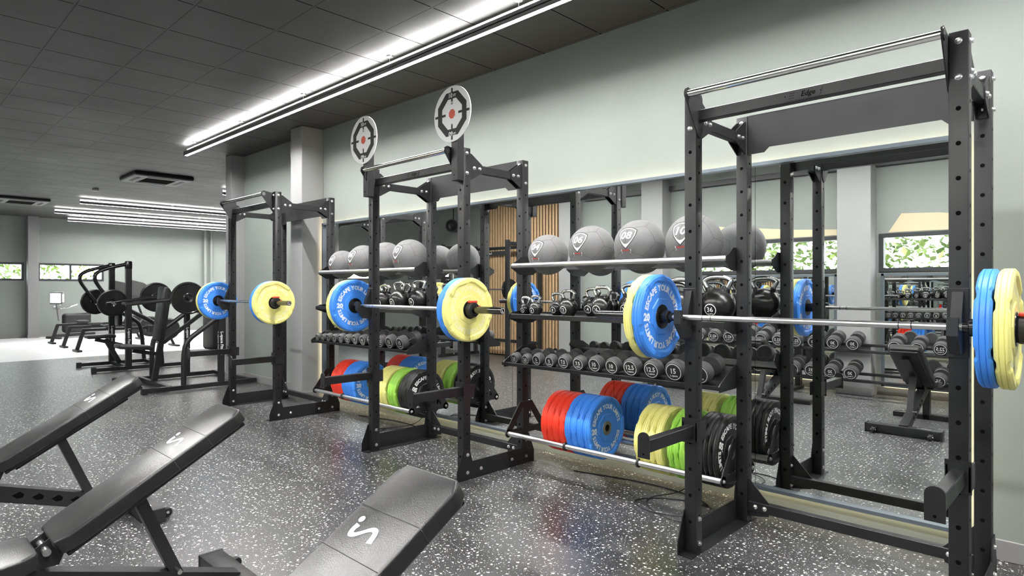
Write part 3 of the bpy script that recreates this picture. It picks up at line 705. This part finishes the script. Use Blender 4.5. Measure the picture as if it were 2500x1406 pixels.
# kettlebells
KBS = [('4', .047, .148, -3.375, 3.66), ('6', .053, .160, -3.215, 3.60), ('8', .060, .180, -3.075, 3.69), ('12', .070, .202, -2.91, 3.62), ('14', .075, .215, -2.79, 3.76),
       ('16', .081, .228, -2.615, 3.635), ('20', .087, .242, -2.44, 3.73), ('24', .093, .252, -2.265, 3.64), ('28', .098, .265, -2.09, 3.77), ('32', .103, .278, -1.985, 3.57+.04), ('36', .109, .292, -1.785, 3.70)]
KBS[9] = ('32', .100, .278, -1.990, 3.615); KBS[8] = ('28', .095, .265, -2.12, 3.79)
def make_kb(num, r, h, loc, label):
    t = thing('kettlebell', label, 'kettlebell', loc, 0, 'kettlebells on the shelves')
    mb = MB(); zc_ = r*.93; prof = [(0, 0), (r*.55, 0), (r*.62, r*.04)]
    for k in range(1, 17):
        a = -PI/2+PI*k/17
        z = zc_+r*math.sin(a); rr = r*math.cos(a)
        if z > r*.10: prof.append((rr, z))
    prof.append((0, zc_+r)); mb.lathe(prof, 32)
    for s in (-1, 1): mb.cyl((s*r*.50, 0, zc_+r*.62), (s*r*.60, 0, zc_+r*1.04), r*.20, 14, r2=r*.155)
    mb.build('bell', M['kb'], t, sharp=50)
    top = h-.012; hr = max(.011, r*.155)
    pts = [(-r*.58, 0, zc_+r*.95), (-r*.82, 0, zc_+r*1.38), (-r*.80, 0, top-r*.22), (-r*.5, 0, top-hr*.2), (0, 0, top), (r*.5, 0, top-hr*.2), (r*.80, 0, top-r*.22), (r*.82, 0, zc_+r*1.38), (r*.58, 0, zc_+r*.95)]
    mb = MB(); mb.tube(pts, hr, 12, smooth=2); mb.build('handle', M['chrome'], t, sharp=60)
    c0 = Vector((0, -math.cos(R(-14)), math.sin(R(-14)))); Y = Vector((0, math.sin(R(-14)), math.cos(R(-14))))
    def f(u, v): p = (c0*r+Vector((1, 0, 0))*u+Y*v).normalized()*r*1.006; return (p.x, p.y, p.z+zc_)
    mb = MB(); R1 = min(r*.44, .040); n_ = 28
    mb.fn([(g*math.cos(2*PI*k/n_), g*math.sin(2*PI*k/n_)) for g in (R1*.86, R1) for k in range(n_)], [(k, n_+k, n_+(k+1) % n_, (k+1) % n_) for k in range(n_)], f, 0)
    vs, fs = text2d(num, R1*1.05, .0006); mb.fn([(u, v+R1*.02) for u, v in vs], fs, f, 0)
    vs, fs = text2d('L-space', R1*.26, .0003); mb.fn([(u, v-R1*.58) for u, v in vs], fs, f, 0)
    mb.build('number_badge', M['white'], t); KIDS[t.name] = kids(t); return t
for num, r, h, x, y in KBS:
    o = make_kb(num, r, h, (x, y, 1.2), 'black kettlebell with chrome handle marked %s on the shelf %s' % (num, BAYS[0][2]))
    dup(o, (x+BAYS[1][0], y, 1.2), label='black kettlebell with chrome handle marked %s on the shelf %s' % (num, BAYS[1][2]))

# dumbbells: origin at the centre of the handle, axis along y, numbered head at -y
def db_parts(t, num, r, ln, hl):
    for s in (-1, 1):
        prof = [(0, 0), (r*.93, 0), (r, .008), (r, hl-.012), (r*.86, hl-.001), (r*.80, hl)] ; prof2 = [(r*.80, hl), (r*.80, hl-.0015), (0, hl-.0015)]
        K = T(0, s*(ln/2-hl), 0) @ Matrix.Rotation(-s*PI/2, 4, 'X')
        mb = MB(); mb.lathe(prof, 36, K, 0); mb.lathe(prof2, 36, K, 1); h = mb.build('weight_head', [M['rubber'], M['blackmatt']], t)
        if True:
            Kf = T(0, -ln/2-.0004+.0, 0) @ FY if s < 0 else Matrix.Rotation(PI, 4, 'Z') @ T(0, -ln/2-.0004, 0) @ FY
            mb = MB(); mb.ring(r*.72, r*.79, 36, Kf, 0, -.0004); put_text(mb, num, r*.70, Kf @ T(0, r*.06, 0), 0, .0011, .92); put_text(mb, 'L-space', r*.26, Kf @ T(0, -r*.38, 0), 0, .0006)
            mb.build('number_print', M['white'] if s < 0 else M['rubber'], h)
    mb = MB(); mb.cyl((0, -ln/2+hl-.002, 0), (0, ln/2-hl+.002, 0), .0145, 16); mb.build('handle', M['chrome'], t)
def pxx(px, y): k = (px-1250)/1527.8; D = y/(.72+.694*k); return -.694*D+.72*k*D
DBS = [('2.5', .040, .17, 1260), ('2.5', .040, .17, 1287), ('5', .046, .18, 1314.5), ('5', .046, .18, 1346), ('7.5', .051, .19, 1380), ('7.5', .051, .19, 1416), ('10', .056, .20, 1456),
       ('10', .056, .20, 1498), ('12.5', .061, .215, 1544), ('12.5', .061, .215, 1595), ('15', .066, .225, 1650), ('15', .066, .225, 1713)]
xs = [-3.326, -3.22, -3.12, -3.008, -2.892, -2.775, -2.652, -2.522, -2.39, -2.248, -2.10, -1.945]
protos = {}
for i, (num, r, ln, px) in enumerate(DBS):
    x = pxx(px, 3.50)
    which = 'left' if i % 2 == 0 else 'right'
    for dx, bn, where in BAYS:
        yl = ln/2+.006; loc = (x+dx, 3.48+yl*math.cos(DT)-r*math.sin(DT), .825+yl*math.sin(DT)+(r+.001)*math.cos(DT))
        lab = '%s dumbbell of the pair marked %s, %s' % (which, num, where)
        if num not in protos:
            t = thing('dumbbell', lab, 'dumbbell', loc, 0, 'small dumbbells on the sloping shelves', (DT, 0, 0)); db_parts(t, num, r, ln, ln*.31); protos[num] = t; KIDS[t.name] = kids(t)
        else: dup(protos[num], loc, (DT, 0, 0), lab, 'small dumbbells on the sloping shelves')

# cables on the floor
def cable(pts, label):
    mb = MB(); mb.tube(pts, .0035, 8, smooth=3); words(mb.build('power_cable', M['blackmatt']), label, 'cable')
for dx, bn, where in BAYS:
    cable([(-2.10+dx, 4.02, .12), (-2.12+dx, 3.9, .01), (-2.3+dx, 3.62, .004), (-2.0+dx, 3.38, .004), (-1.72+dx, 3.45, .004), (-1.75+dx, 3.75, .004), (-2.1+dx, 3.80, .004), (-2.35+dx, 3.55, .004), (-2.1+dx, 3.40, .009), (-1.78+dx, 3.55, .009), (-1.9+dx, 3.86, .004), (-2.4+dx, 3.95, .004), (-3.0+dx, 3.80, .004)],
          'thin black cable looped on the floor under the plates '+where)

# ------------------------------------------------------------------ adjustable benches
def make_bench(x, label):
    t = thing('weight_bench', label, 'bench', (x, 1.22, 0), 0, 'adjustable weight benches in the foreground')
    # local: y=0 is the head-end foot bar, seat towards -y
    a = R(30.5)
    K = T(0, -.735, .462) @ Matrix.Rotation(a, 4, 'X')        # pad frame: y up the pad, z out of the pad
    L = .80; w = .285; th = .062
    def padbm(l, w, th, cut):
        bm = bmesh.new(); pts = [(-w/2+cut*.6, 0), (w/2-cut*.6, 0), (w/2, cut), (w/2, l-cut), (w/2-cut*.6, l), (-w/2+cut*.6, l), (-w/2, l-cut), (-w/2, cut)]
        lo = [bm.verts.new((p[0], p[1], -th)) for p in pts]; hi = [bm.verts.new((p[0], p[1], 0)) for p in pts]
        bm.faces.new(list(reversed(lo))); top = bm.faces.new(hi)
        for i in range(8): bm.faces.new((lo[i], lo[(i+1) % 8], hi[(i+1) % 8], hi[i]))
        bmesh.ops.bevel(bm, geom=list(bm.edges), offset=.012, segments=4, affect='EDGES', profile=.5); return bm
    mb = MB(); mb.bmadd(padbm(L, w, th, .045), 0, K)
    bp = mb.build('back_pad', M['vinyl'], t, sharp=50)
    mb = MB()
    for v in (.47, .62):
        mb.tube([(-w/2-.0005, v, -th+.006), (-w/2-.0005, v, -.010), (-w/2+.009, v, .0005), (w/2-.009, v, .0005), (w/2+.0005, v, -.010), (w/2+.0005, v, -th+.006)], .0013, 6, Mx=K)
    mb.build('seam', M['seam'], bp)
    mb = MB(); s = .034
    P = [(-.040, .012), (-.043, -.006), (-.0385, -.022), (-.022, -.021), (-.004, -.008), (.014, .009), (.030, .017), (.046, .013), (.052, -.004), (.0565, -.024)]
    Q = [Vector((p[0], p[1])) for p in P]
    for _ in range(3):
        q = [Q[0]]
        for i in range(len(Q)-1): q += [Q[i]*.75+Q[i+1]*.25, Q[i]*.25+Q[i+1]*.75]
        Q = q+[Q[-1]]
    vs = []; fs = []
    for i, p in enumerate(Q):
        d = (Q[min(i+1, len(Q)-1)]-Q[max(0, i-1)]).normalized(); nr = Vector((-d.y, d.x)); k = i/(len(Q)-1); wd = .0062+.0048*abs(2*k-1)
        vs += [(p.x+nr.x*wd, p.y+nr.y*wd, .0010), (p.x-nr.x*wd, p.y-nr.y*wd, .0010)]
    for i in range(len(Q)-1): fs.append((2*i, 2*i+1, 2*i+3, 2*i+2))
    Kl = K @ T(-.03, .547, 0)
    mb.add(vs, fs, 0, Kl); mb.add([(-.047+.0115*math.cos(2*PI*k/16), .030+.0105*math.sin(2*PI*k/16), .0010) for k in range(16)], [tuple(range(16))], 0, Kl)
    mb.build('logo', M['white'], bp)
    mb = MB(); mb.box((0, L/2, -th-.010), (w-.05, L-.03, .018), 0, .004, Mx=K); mb.box((0, L/2-.02, -th-.035), (.06, L-.16, .035), 0, .003, Mx=K); mb.build('pad_support', M['steel'], t)
    # seat
    Ks = T(0, -.775, .442) @ Matrix.Rotation(R(6), 4, 'X') @ Matrix.Rotation(PI, 4, 'Z')
    mb = MB(); mb.bmadd(padbm(.33, w, .062, .05), 0, Ks); mb.build('seat_pad', M['vinyl'], t, sharp=50)
    mb = MB(); mb.box((0, .17, -.075), (.2, .26, .02), 0, .003, Mx=Ks); mb.build('seat_plate', M['steel'], t)
    # main rail sloping down to the head-end foot
    mb = MB(); mb.sqtube([(0, -1.05, .395), (0, -.02, .055)], .075, .085); mb.b2(-.032, .032, -1.08, -1.0, 0, .36, bev=.003)
    for k in range(5):
        y = -.62+k*.09; z = .395+(y+1.05)*(.055-.395)/1.03
        for sx in (-1, 1): mb.prism([(y-.028, z+.006), (y-.005, z-.016), (y+.022, z-.016), (y+.028, z+.002), (y+.008, z+.020)], .0008, T(sx*.038-(.0004), 0, 0) @ FX, 1)
    mb.build('main_rail', [M['steel'], M['hole']], t)
    mb = MB(); mb.b2(-.31, .31, -1.09, -1.0, 0, .055, bev=.004); mb.build('rear_foot', M['steel'], t)
    mb = MB(); mb.b2(-.31, .31, -.065, .045, .004, .086, bev=.006, seg=2); ft = mb.build('front_foot', M['steel'], t)
    mb = MB()
    for sx in (-1, 1): mb.b2(sx*.312-.008, sx*.312+.008, -.068, .048, 0, .089, bev=.004)
    mb.build('end_cap', M['blackmatt'], ft)
    mb = MB(); put_text(mb, 'L-space', .036, T(.17, -.006, .0864), 0, .0006); mb.build('lettering', M['white'], ft)
    for sx in (-1, 1):
        mb = MB(); x_ = sx*.235
        for o_ in (-.018, .013): mb.prism([(.030, .02), (.03, .06), (.085, .055), (.10, .035), (.085, .018)], .005, T(x_+o_, 0, 0) @ FX)
        mb.build('wheel_bracket', M['steel'], t)
        mb = MB(); mb.cyl((x_-.012, .080, .030), (x_+.012, .080, .030), .029, 20, bev=.004); wl = mb.build('wheel', M['blackmatt'], t)
        mb = MB(); mb.cyl((x_-.022, .080, .034), (x_+.022, .080, .034), .008, 10); mb.build('axle', M['bolt'], wl)
    # strut
    mb = MB(); mb.sqtube([(0, -.43, .555), (0, -.27, .165)], .055, .045); mb.build('support_strut', M['steel'], t)
    mb = MB(); mb.cyl((-.06, -.275, .19), (.06, -.275, .19), .010, 12); mb.build('strut_pin', M['chrome'], t)
    for sx in (-1, 1):
        mb = MB(); mb.prism([(-.80, .355), (-.70, .355), (-.66, .455), (-.71, .475), (-.80, .42)], .006, T(sx*.045-.003, 0, 0) @ FX); mb.build('hinge_plate', M['steel'], t)
    mb = MB(); mb.cyl((-.09, -.745, .425), (.09, -.745, .425), .014, 14); mb.build('hinge_pin', M['brushed'], t)
    return t
b1 = make_bench(-1.46, 'black inclined weight bench nearest the camera, at the bottom centre'); b1.rotation_euler.z = 0
dup(b1, (-2.95, 1.22, 0), label='black inclined weight bench, middle one of the three, with its seat at the left edge')
dup(b1, (-4.44, 1.22, 0), label='black inclined weight bench, farthest left of the three, partly outside the picture')

# ------------------------------------------------------------------ plate loaded machines at the left
def disc_plate(parent, x, y, z, r=.225, name='loaded_plate'):
    mb = MB(); K = T(x, y, z) @ FX
    mb.lathe([(.026, -.012), (.06, -.02), (.07, -.012), (r-.03, -.008), (r-.02, -.018), (r, -.014), (r, .014), (r-.02, .018), (r-.03, .008), (.07, .012), (.06, .02), (.026, .012)], 40, K)
    for k in range(3):
        a = k*2*PI/3+.5; mb.ring(0, .02, 16, T(x+.0085, y+.14*math.cos(a), z+.14*math.sin(a)) @ FX, 1)
    o = mb.build(name, [M['blackgloss'], M['hole']], parent); mb = MB(); mb.cyl((x-.04, y, z), (x+.05, y, z), .024, 16); mb.build('plate_peg', M['blackgloss'], o); return o
def press(cx, label):
    t = thing('chest_press_machine', label, 'gym machine', (cx, 2.56, 0))
    for s in (-1, 1):
        x = s*.68
        mb = MB(); mb.sqtube([(x, 0, .045), (x, 1.5, .045)], .07, .06); mb.b2(x-.04, x+.04, -.02, .05, 0, .09, 0, .006); mb.build('base_rail', M['steel'], t)
        mb = MB(); mb.tube([(x, .50, .07), (x, .50, .55), (x, .56, .70), (x, .70, .80), (x, .99, 1.02)], .034, 14, smooth=2); mb.build('curved_frame_tube', M['steel'], t)
        mb = MB(); mb.sqtube([(x, 1.0, .07), (x, 1.0, 1.12)], .06, .075); po = mb.build('rear_post', M['steel'], t)
        mb = MB(); put_text(mb, 'L-space Fitness', .055, T(x+.031, 1.0, .62) @ FX @ Matrix.Rotation(-PI/2, 4, 'Z'), 0, .001); mb.build('lettering', M['white'], po); mb = MB(); put_text(mb, 'L-space Fitness', .055, T(x, .9618, .62) @ FY @ Matrix.Rotation(-PI/2, 4, 'Z'), 0, .001); mb.build('lettering', M['white'], po)
        mb = MB(); mb.tube([(x*.86, 1.0, 1.08), (x*.9, .75, 1.22), (x*.95, .55, 1.27), (x*.75, .1, 1.22), (x*.7, -.15, 1.19)], .026, 12, smooth=2)
        mb.tube([(x*.72, -.03, 1.2), (x*.5, -.10, 1.2)], .018, 10); mb.build('press_arm', M['blackgloss'], t)
        mb = MB(); mb.cyl((x*.5, -.10, 1.2), (x*.35, -.12, 1.2), .020, 12); mb.build('hand_grip', M['rubber'], t)
        disc_plate(t, s*.68, .56, 1.27); 
    for yy, zz in ((.33, .05), (1.41, .05), (1.0, 1.06)): mb = MB(); mb.b2(-.68, .68, yy-.03, yy+.03, zz-.03, zz+.03, 0, .004); mb.build('cross_member', M['steel'], t)
    mb = MB(); mb.sqtube([(0, .33, .07), (0, .42, .62), (0, .52, 1.35)], .06, .07); mb.sqtube([(0, .40, .46), (0, .06, .53)], .05, .05); mb.sqtube([(0, .45, .62), (0, 1.0, 1.04)], .05, .05); mb.build('seat_post', M['steel'], t)
    mb = MB(); mb.box((0, .07, .585), (.30, .42, .06), 0, .02, 3, rot=Matrix.Rotation(R(-6), 3, 'X')); mb.build('seat_pad', M['vinyl'], t)
    mb = MB(); mb.box((0, .415, 1.04), (.26, .075, .78), 0, .025, 3, rot=Matrix.Rotation(R(-6), 3, 'X')); bp = mb.build('back_pad', M['vinyl'], t)
    return t
press(-9.90, 'black plate loaded press machine with tall back pad, left of the farthest rack')
def pulldown(cx, label):
    t = thing('pulldown_machine', label, 'gym machine', (cx, 2.64, 0))
    for s in (-1, 1):
        x = s*.52
        mb = MB(); mb.sqtube([(x, 0, .045), (x, 1.35, .045)], .07, .06); mb.b2(x-.04, x+.04, -.02, .05, 0, .09, 0, .006); mb.build('base_rail', M['steel'], t)
        mb = MB(); mb.sqtube([(x, .52, .07), (x, .52, 1.74)], .07, .09); po = mb.build('column', M['steel'], t)
        mb = MB(); mb.box((x, .52, 1.80), (.085, .105, .14), 0, .02, 2); mb.build('column_cap', M['blackgloss'], po)
        mb = MB(); put_text(mb, 'L-space Fitness', .055, T(x, .4740, .55) @ FY @ Matrix.Rotation(-PI/2, 4, 'Z'), 0, .001); mb.build('lettering', M['white'], po); mb = MB(); put_text(mb, 'L-space Fitness', .055, T(x+.0358, .52, .55) @ FX @ Matrix.Rotation(-PI/2, 4, 'Z'), 0, .001); mb.build('lettering', M['white'], po)
        mb = MB(); mb.tube([(x, .50, 1.82), (x, .20, 1.74), (x, .04, 1.66), (x, .02, 1.55), (x, .12, 1.38), (x, .27, 1.16)], .03, 12, smooth=2); mb.build('swing_arm', M['blackgloss'], t)
        mb = MB(); mb.prism([(.56, 1.55), (.75, 1.50), (1.0, 1.30), (1.1, 1.12), (1.0, 1.10), (.86, 1.22), (.56, 1.30)], .012, T(x, 0, 0) @ FX); mb.build('pivot_plate', M['acgrey'], t)
        disc_plate(t, x+s*.05, .27, 1.16)
        mb = MB(); mb.tube([(x, .50, 1.05), (x, .9, .82), (x, 1.0, .7), (x, 1.05, .07)], .034, 12, smooth=2); mb.build('rear_brace', M['steel'], t)
    for yy, zz in ((.52, .05), (1.05, .05), (.52, 1.21)): mb = MB(); mb.b2(-.52, .52, yy-.03, yy+.03, zz-.03, zz+.03, 0, .004); mb.build('cross_member', M['steel'], t)
    mb = MB(); mb.sqtube([(0, .52, .08), (0, .30, .52)], .06, .07); mb.sqtube([(0, .55, .40), (0, .15, .52)], .05, .06); mb.build('seat_post', M['steel'], t)
    mb = MB(); mb.box((0, .22, .57), (.30, .42, .06), 0, .02, 3); mb.build('seat_pad', M['vinyl'], t)
    mb = MB(); mb.box((0, .50, .95), (.24, .07, .40), 0, .02, 3); mb.build('chest_pad', M['vinyl'], t)
    return t
pulldown(-12.7, 'black plate loaded pulldown machine with curved overhead arms, in front of the far window')
def row_erg(x, label):
    t = thing('rowing_machine', label, 'rowing machine', (x, 3.4, 0), 0, 'rowing machines in a row')
    mb = MB(); mb.b2(-.04, .04, 0, 1.5, .44, .50, 0, .006); mb.build('rail', M['steel'], t)
    mb = MB(); mb.sqtube([(0, .02, .46), (0, -.10, .04)], .06, .07); mb.b2(-.25, .25, -.14, -.05, 0, .04, 0, .005); mb.build('rear_leg', M['steel'], t)
    mb = MB(); mb.box((0, .55, .55), (.28, .25, .045), 0, .015, 2); mb.b2(-.05, .05, .46, .64, .50, .53); mb.build('sliding_seat', M['rubber'], t)
    mb = MB(); mb.cyl((-.09, 1.75, .42), (.09, 1.75, .42), .26, 32, bev=.03); mb.build('flywheel_cage', M['blackmatt'], t)
    mb = MB(); mb.sqtube([(0, 1.6, .6), (0, 1.45, 1.05)], .04, .04); mb.box((0, 1.42, 1.12), (.22, .03, .16), 1, .008); mb.build('monitor', [M['steel'], M['acgrey']], t)
    mb = MB(); mb.b2(-.3, .3, 1.85, 1.93, 0, .04, 0, .005); mb.sqtube([(0, 1.89, .02), (0, 1.75, .35)], .05, .05); mb.build('front_leg', M['steel'], t)
    mb = MB(); mb.tube([(-.2, 1.3, .62), (.2, 1.3, .62)], .014, 8); mb.b2(-.17, -.05, 1.3, 1.42, .36, .52); mb.b2(.05, .17, 1.3, 1.42, .36, .52); mb.build('foot_rest', M['blackmatt'], t); KIDS[t.name] = kids(t); return t
e = row_erg(-16.6, 'black rowing machine nearest the camera, first of the three at the far end')
dup(e, (-17.95, 3.4, 0), label='black rowing machine at the far end, middle of the three'); dup(e, (-19.4, 3.42, 0), label='black rowing machine at the far end, closest to the window wall')
# exercise bike with a lit console
t = thing('exercise_bike', 'exercise bike with a lit white console screen by the far wall', 'exercise bike', (-21.35, 4.15, 0), R(20))
mb = MB(); mb.b2(-.3, .3, -.55, -.47, 0, .06, 0, .008); mb.b2(-.3, .3, .55, .63, 0, .06, 0, .008); mb.b2(-.05, .05, -.5, .6, .04, .12, 0, .006); mb.build('base_frame', M['steel'], t)
mb = MB(); mb.box((0, .1, .42), (.2, .75, .55), 0, .08, 3); mb.build('shroud', M['blackmatt'], t)
mb = MB(); mb.sqtube([(0, -.35, .5), (0, -.42, 1.0)], .07, .07); mb.build('console_post', M['acgrey'], t)
mb = MB(); mb.box((0, -.43, 1.13), (.56, .06, .36), 0, .02, 2); c = mb.build('console', M['acgrey'], t)
mb = MB(); mb.b2(-.23, .23, -.403, -.396, 1.0, 1.26); mb.b2(-.23, .23, -.470, -.462, 1.0, 1.26); mb.build('screen', M['screen'], c)
mb = MB(); mb.b2(.281, .285, -.45, -.41, 1.02, 1.24); mb.build('screen_edge', M['screen'], c)
mb = MB(); mb.tube([(-.35, -.1, .95), (-.33, -.38, .85), (0, -.42, .82), (.33, -.38, .85), (.35, -.1, .95)], .018, 10, smooth=2); mb.build('handlebar', M['chrome'], t)
mb = MB(); mb.sqtube([(0, .4, .5), (0, .45, .78)], .05, .05); mb.box((0, .45, .82), (.26, .28, .07), 0, .03, 3); mb.build('saddle', M['vinyl'], t)
# stair climber with grey shroud
def climber(x, y, label, h=1.55):
    t = thing('stair_climber', label, 'gym machine', (x, y, 0), 0)
    mb = MB(); mb.box((0, 0, .45), (.7, 1.1, .86), 0, .08, 3); mb.build('body', M['blackmatt'], t)
    mb = MB(); mb.box((0, .25, h-.1), (.62, .9, .28), 0, .12, 4); mb.build('shroud', M['acgrey'], t)
    mb = MB(); mb.b2(-.3, -.24, .2, .3, .8, h-.15); mb.b2(.24, .3, .2, .3, .8, h-.15); mb.build('support_post', M['steel'], t)
    mb = MB(); mb.tube([(-.33, -.2, h-.3), (-.33, .35, h+.0), (.33, .35, h), (.33, -.2, h-.3)], .02, 10, smooth=1); mb.build('hand_rail', M['chrome'], t)
climber(-14.6, 5.9, 'bulky machine with a grey rounded shroud behind the press machine')

# ------------------------------------------------------------------ things seen in the mirror: smith machine, heavy dumbbells, speaker
t = thing('smith_machine', 'black smith machine with chrome guide rods before the slatted panel', 'gym machine', (-9.0, -.62, 0))
for sx in (-1, 1):
    for y in (-.42, .48):
        mb = MB(); mb.b2(sx*.92-.035, sx*.92+.035, y-.035, y+.035, 0, 2.3, 0, .004); mb.build('upright_post', M['steel'], t)
    mb = MB(); mb.cyl((sx*.80, .30, .06), (sx*.80, .30, 2.25), .016, 16); mb.build('guide_rod', M['chrome'], t)
    mb = MB(); mb.b2(sx*.92-.03, sx*.92+.03, -.5, .6, 0, .06, 0, .004); mb.b2(sx*.92-.03, sx*.92+.03, -.4, .45, 2.2, 2.27, 0, .004); mb.build('side_rail', M['steel'], t)
    disc_plate(t, sx*.86, .36, 1.38, .20)
    mb = MB(); mb.b2(sx*.80-.04, sx*.80+.04, .25, .36, 1.30, 1.46, 0, .008); mb.build('bar_carriage', M['blackmatt'], t)
mb = MB(); mb.b2(-.9, .9, .44, .52, 2.02, 2.10, 0, .004); mb.b2(-.9, .9, -.45, -.39, .3, .36, 0, .004); mb.b2(-.9, .9, -.45, -.39, 2.2, 2.26, 0, .004); cm = mb.build('cross_beam', M['steel'], t)
mb = MB(); put_text(mb, 'L-space', .06, T(.45, .5205, 2.06) @ Matrix.Rotation(PI, 4, 'Z') @ FY, 0, .001); mb.build('lettering', M['white'], cm)
mb = MB(); mb.cyl((-1.05, .36, 1.38), (1.05, .36, 1.38), .014, 14); mb.build('bar', M['chrome'], t)

t = thing('wall_speaker', 'round black speaker on a bracket high on the wall opposite', 'speaker', (-10.6, -1.0, 2.78))
mb = MB(); K = Matrix.Rotation(R(-35), 4, 'Z') @ Matrix.Rotation(-PI/2, 4, 'X'); mb.lathe([(0, -.15), (.10, -.15), (.13, -.12), (.13, .1), (.145, .12), (.145, .15), (.12, .15), (.09, .10), (.04, .08), (.03, .10), (0, .11)], 32, K); mb.build('cabinet', M['blackmatt'], t)
mb = MB(); mb.cyl((0, 0, .1), (0, 0, .655), .012, 10); mb.b2(-.05, .05, -.05, .05, .63, .658); mb.build('bracket', M['steel'], t)

t = thing('dumbbell_rack', 'long two-tier black dumbbell rack under the window opposite', 'dumbbell rack', (0, 0, 0))
HX0, HX1 = -5.0, .6
for x in (HX0+.05, -3.2, -1.3, HX1-.05):
    mb = MB(); mb.sqtube([(x, -1.0, .03), (x, -.95, .95)], .07, .09); mb.b2(x-.04, x+.04, -1.1, -.5, 0, .05, 0, .005)
    mb.prism([(-1.0, .20), (-.60, .20), (-.58, .25), (-1.0, .38)], .006, T(x, 0, 0) @ FX); mb.prism([(-1.0, .56), (-.68, .57), (-.66, .62), (-1.0, .76)], .006, T(x, 0, 0) @ FX); mb.build('rack_leg', M['steel'], t)
for (ya, za) in ((-.62, .235), (-.84, .30), (-.72, .60), (-.94, .665)):
    mb = MB(); mb.box(((HX0+HX1)/2, ya, za), (HX1-HX0, .06, .02), 0, .003, rot=Matrix.Rotation(R(-16), 3, 'X'))
    mb.b2(HX0, HX1, ya+.02, ya+.03, za-.01, za+.012); mb.build('tier_rail', M['steel'], t)
HV = [('20', .078, .27), ('20', .078, .27), ('22.5', .080, .28), ('22.5', .080, .28), ('25', .082, .29), ('25', .082, .29), ('27.5', .084, .30), ('27.5', .084, .30), ('30', .086, .30), ('30', .086, .30)]
HV2 = [('25', .082, .29), ('25', .082, .29), ('30', .086, .30), ('30', .086, .30), ('32.5', .088, .31), ('35', .090, .31), ('37.5', .091, .32), ('40', .092, .32), ('42.5', .093, .32), ('42.5', .093, .32)]
hp = {}
HT = R(-16)
def heavy(num, r, ln, x, ya, za, lab):
    # front (numbered) head points to +y, tray rises towards the wall
    c = Vector((0, math.cos(HT), math.sin(HT))); nrm = Vector((0, -math.sin(HT), math.cos(HT)))
    p = Vector((x, ya-.11, za+.032))+nrm*(r+.014)
    rot = (-HT, 0, PI)
    if num not in hp:
        t = thing('dumbbell', lab, 'dumbbell', p, 0, 'heavy dumbbells on the rack opposite', rot); db_parts(t, num, r, ln, ln*.33); hp[num] = t; KIDS[t.name] = kids(t)
    else: dup(hp[num], p, rot, lab, 'heavy dumbbells on the rack opposite')
seq = ['20', '20', '20', '20', '22.5', '22.5', '22.5', '25', '25', '27.5', '27.5', '30', '30', '32.5', '35', '42.5', '42.5', '42.5']
geo = {k[0]: k for k in HV+HV2}
skip_top = {5}; skip_low = {2, 3, 9}
for i in range(22):
    x = .40-i*.235
    nt_ = ['15', '15', '17.5', '17.5', '17.5', '20', '20', '20', '22.5', '22.5', '27.5', '27.5', '30', '30', '30', '32.5', '32.5', '42.5', '42.5', '42.5', '42.5', '42.5'][i]
    nb_ = ['25', '25', '25', '25', '25', '25', '25', '25', '25', '25', '30', '30', '30', '30', '35', '35', '37.5', '37.5', '40', '40', '42.5', '42.5'][i]
    for tier, num, (ya, za) in (('upper', nt_, (-.72, .60)), ('lower', nb_, (-.62, .235))):
        if tier == 'lower' and i in (10, 11, 16): continue
        if tier == 'upper' and i in (11,): continue
        g = geo.get(num, (num, .078, .27))
        r_ = {'15': .070, '17.5': .074}.get(num, g[1])
        heavy(num, r_, g[2], x, ya, za, 'heavy dumbbell marked %s, %s tier opposite, place %s from the right end' % (num, tier, (ORD+['thirteenth', 'fourteenth', 'fifteenth', 'sixteenth', 'seventeenth', 'eighteenth', 'nineteenth', 'twentieth', 'twenty first', 'twenty second'])[i]))

# ------------------------------------------------------------------ outside: hedges and ground
def hedge(x0, x1, y0, y1, z0, z1, n_, sz, label):
    mb = MB(); rd = random.Random(n_)
    for _ in range(n_):
        p = Vector((rd.uniform(x0, x1), rd.uniform(y0, y1), rd.uniform(z0, z1)))
        q = Matrix.Rotation(rd.uniform(0, 6.3), 3, 'Z') @ Matrix.Rotation(rd.uniform(-1.3, 1.3), 3, 'X') @ Matrix.Rotation(rd.uniform(0, 6.3), 3, 'Z'); a = sz*rd.uniform(.6, 1.3)
        vs = [p+q @ Vector(v) for v in ((-a*.5, 0, 0), (0, -a*.28, a*.06), (a*.5, 0, 0), (0, a*.28, a*.06))]
        mb.add(vs, [(0, 1, 2, 3)], 1 if rd.random() < .3 else 0)
    o = mb.build('hedge', [M['leaf'], M['leafdark']], smooth=False); words(o, label, 'hedge', kind='stuff')
hedge(-8, 2.5, -4.3, -3.2, .6, 3.4, 15000, .14, 'sunlit green foliage outside the side windows')
hedge(-25.6, -24.6, -2, 8, .6, 3.2, 5500, .18, 'sunlit green foliage outside the far windows')
mb = MB(); mb.b2(-40, 20, -20, 25, -.3, -.1); struct(mb.build('ground', M['ground']))
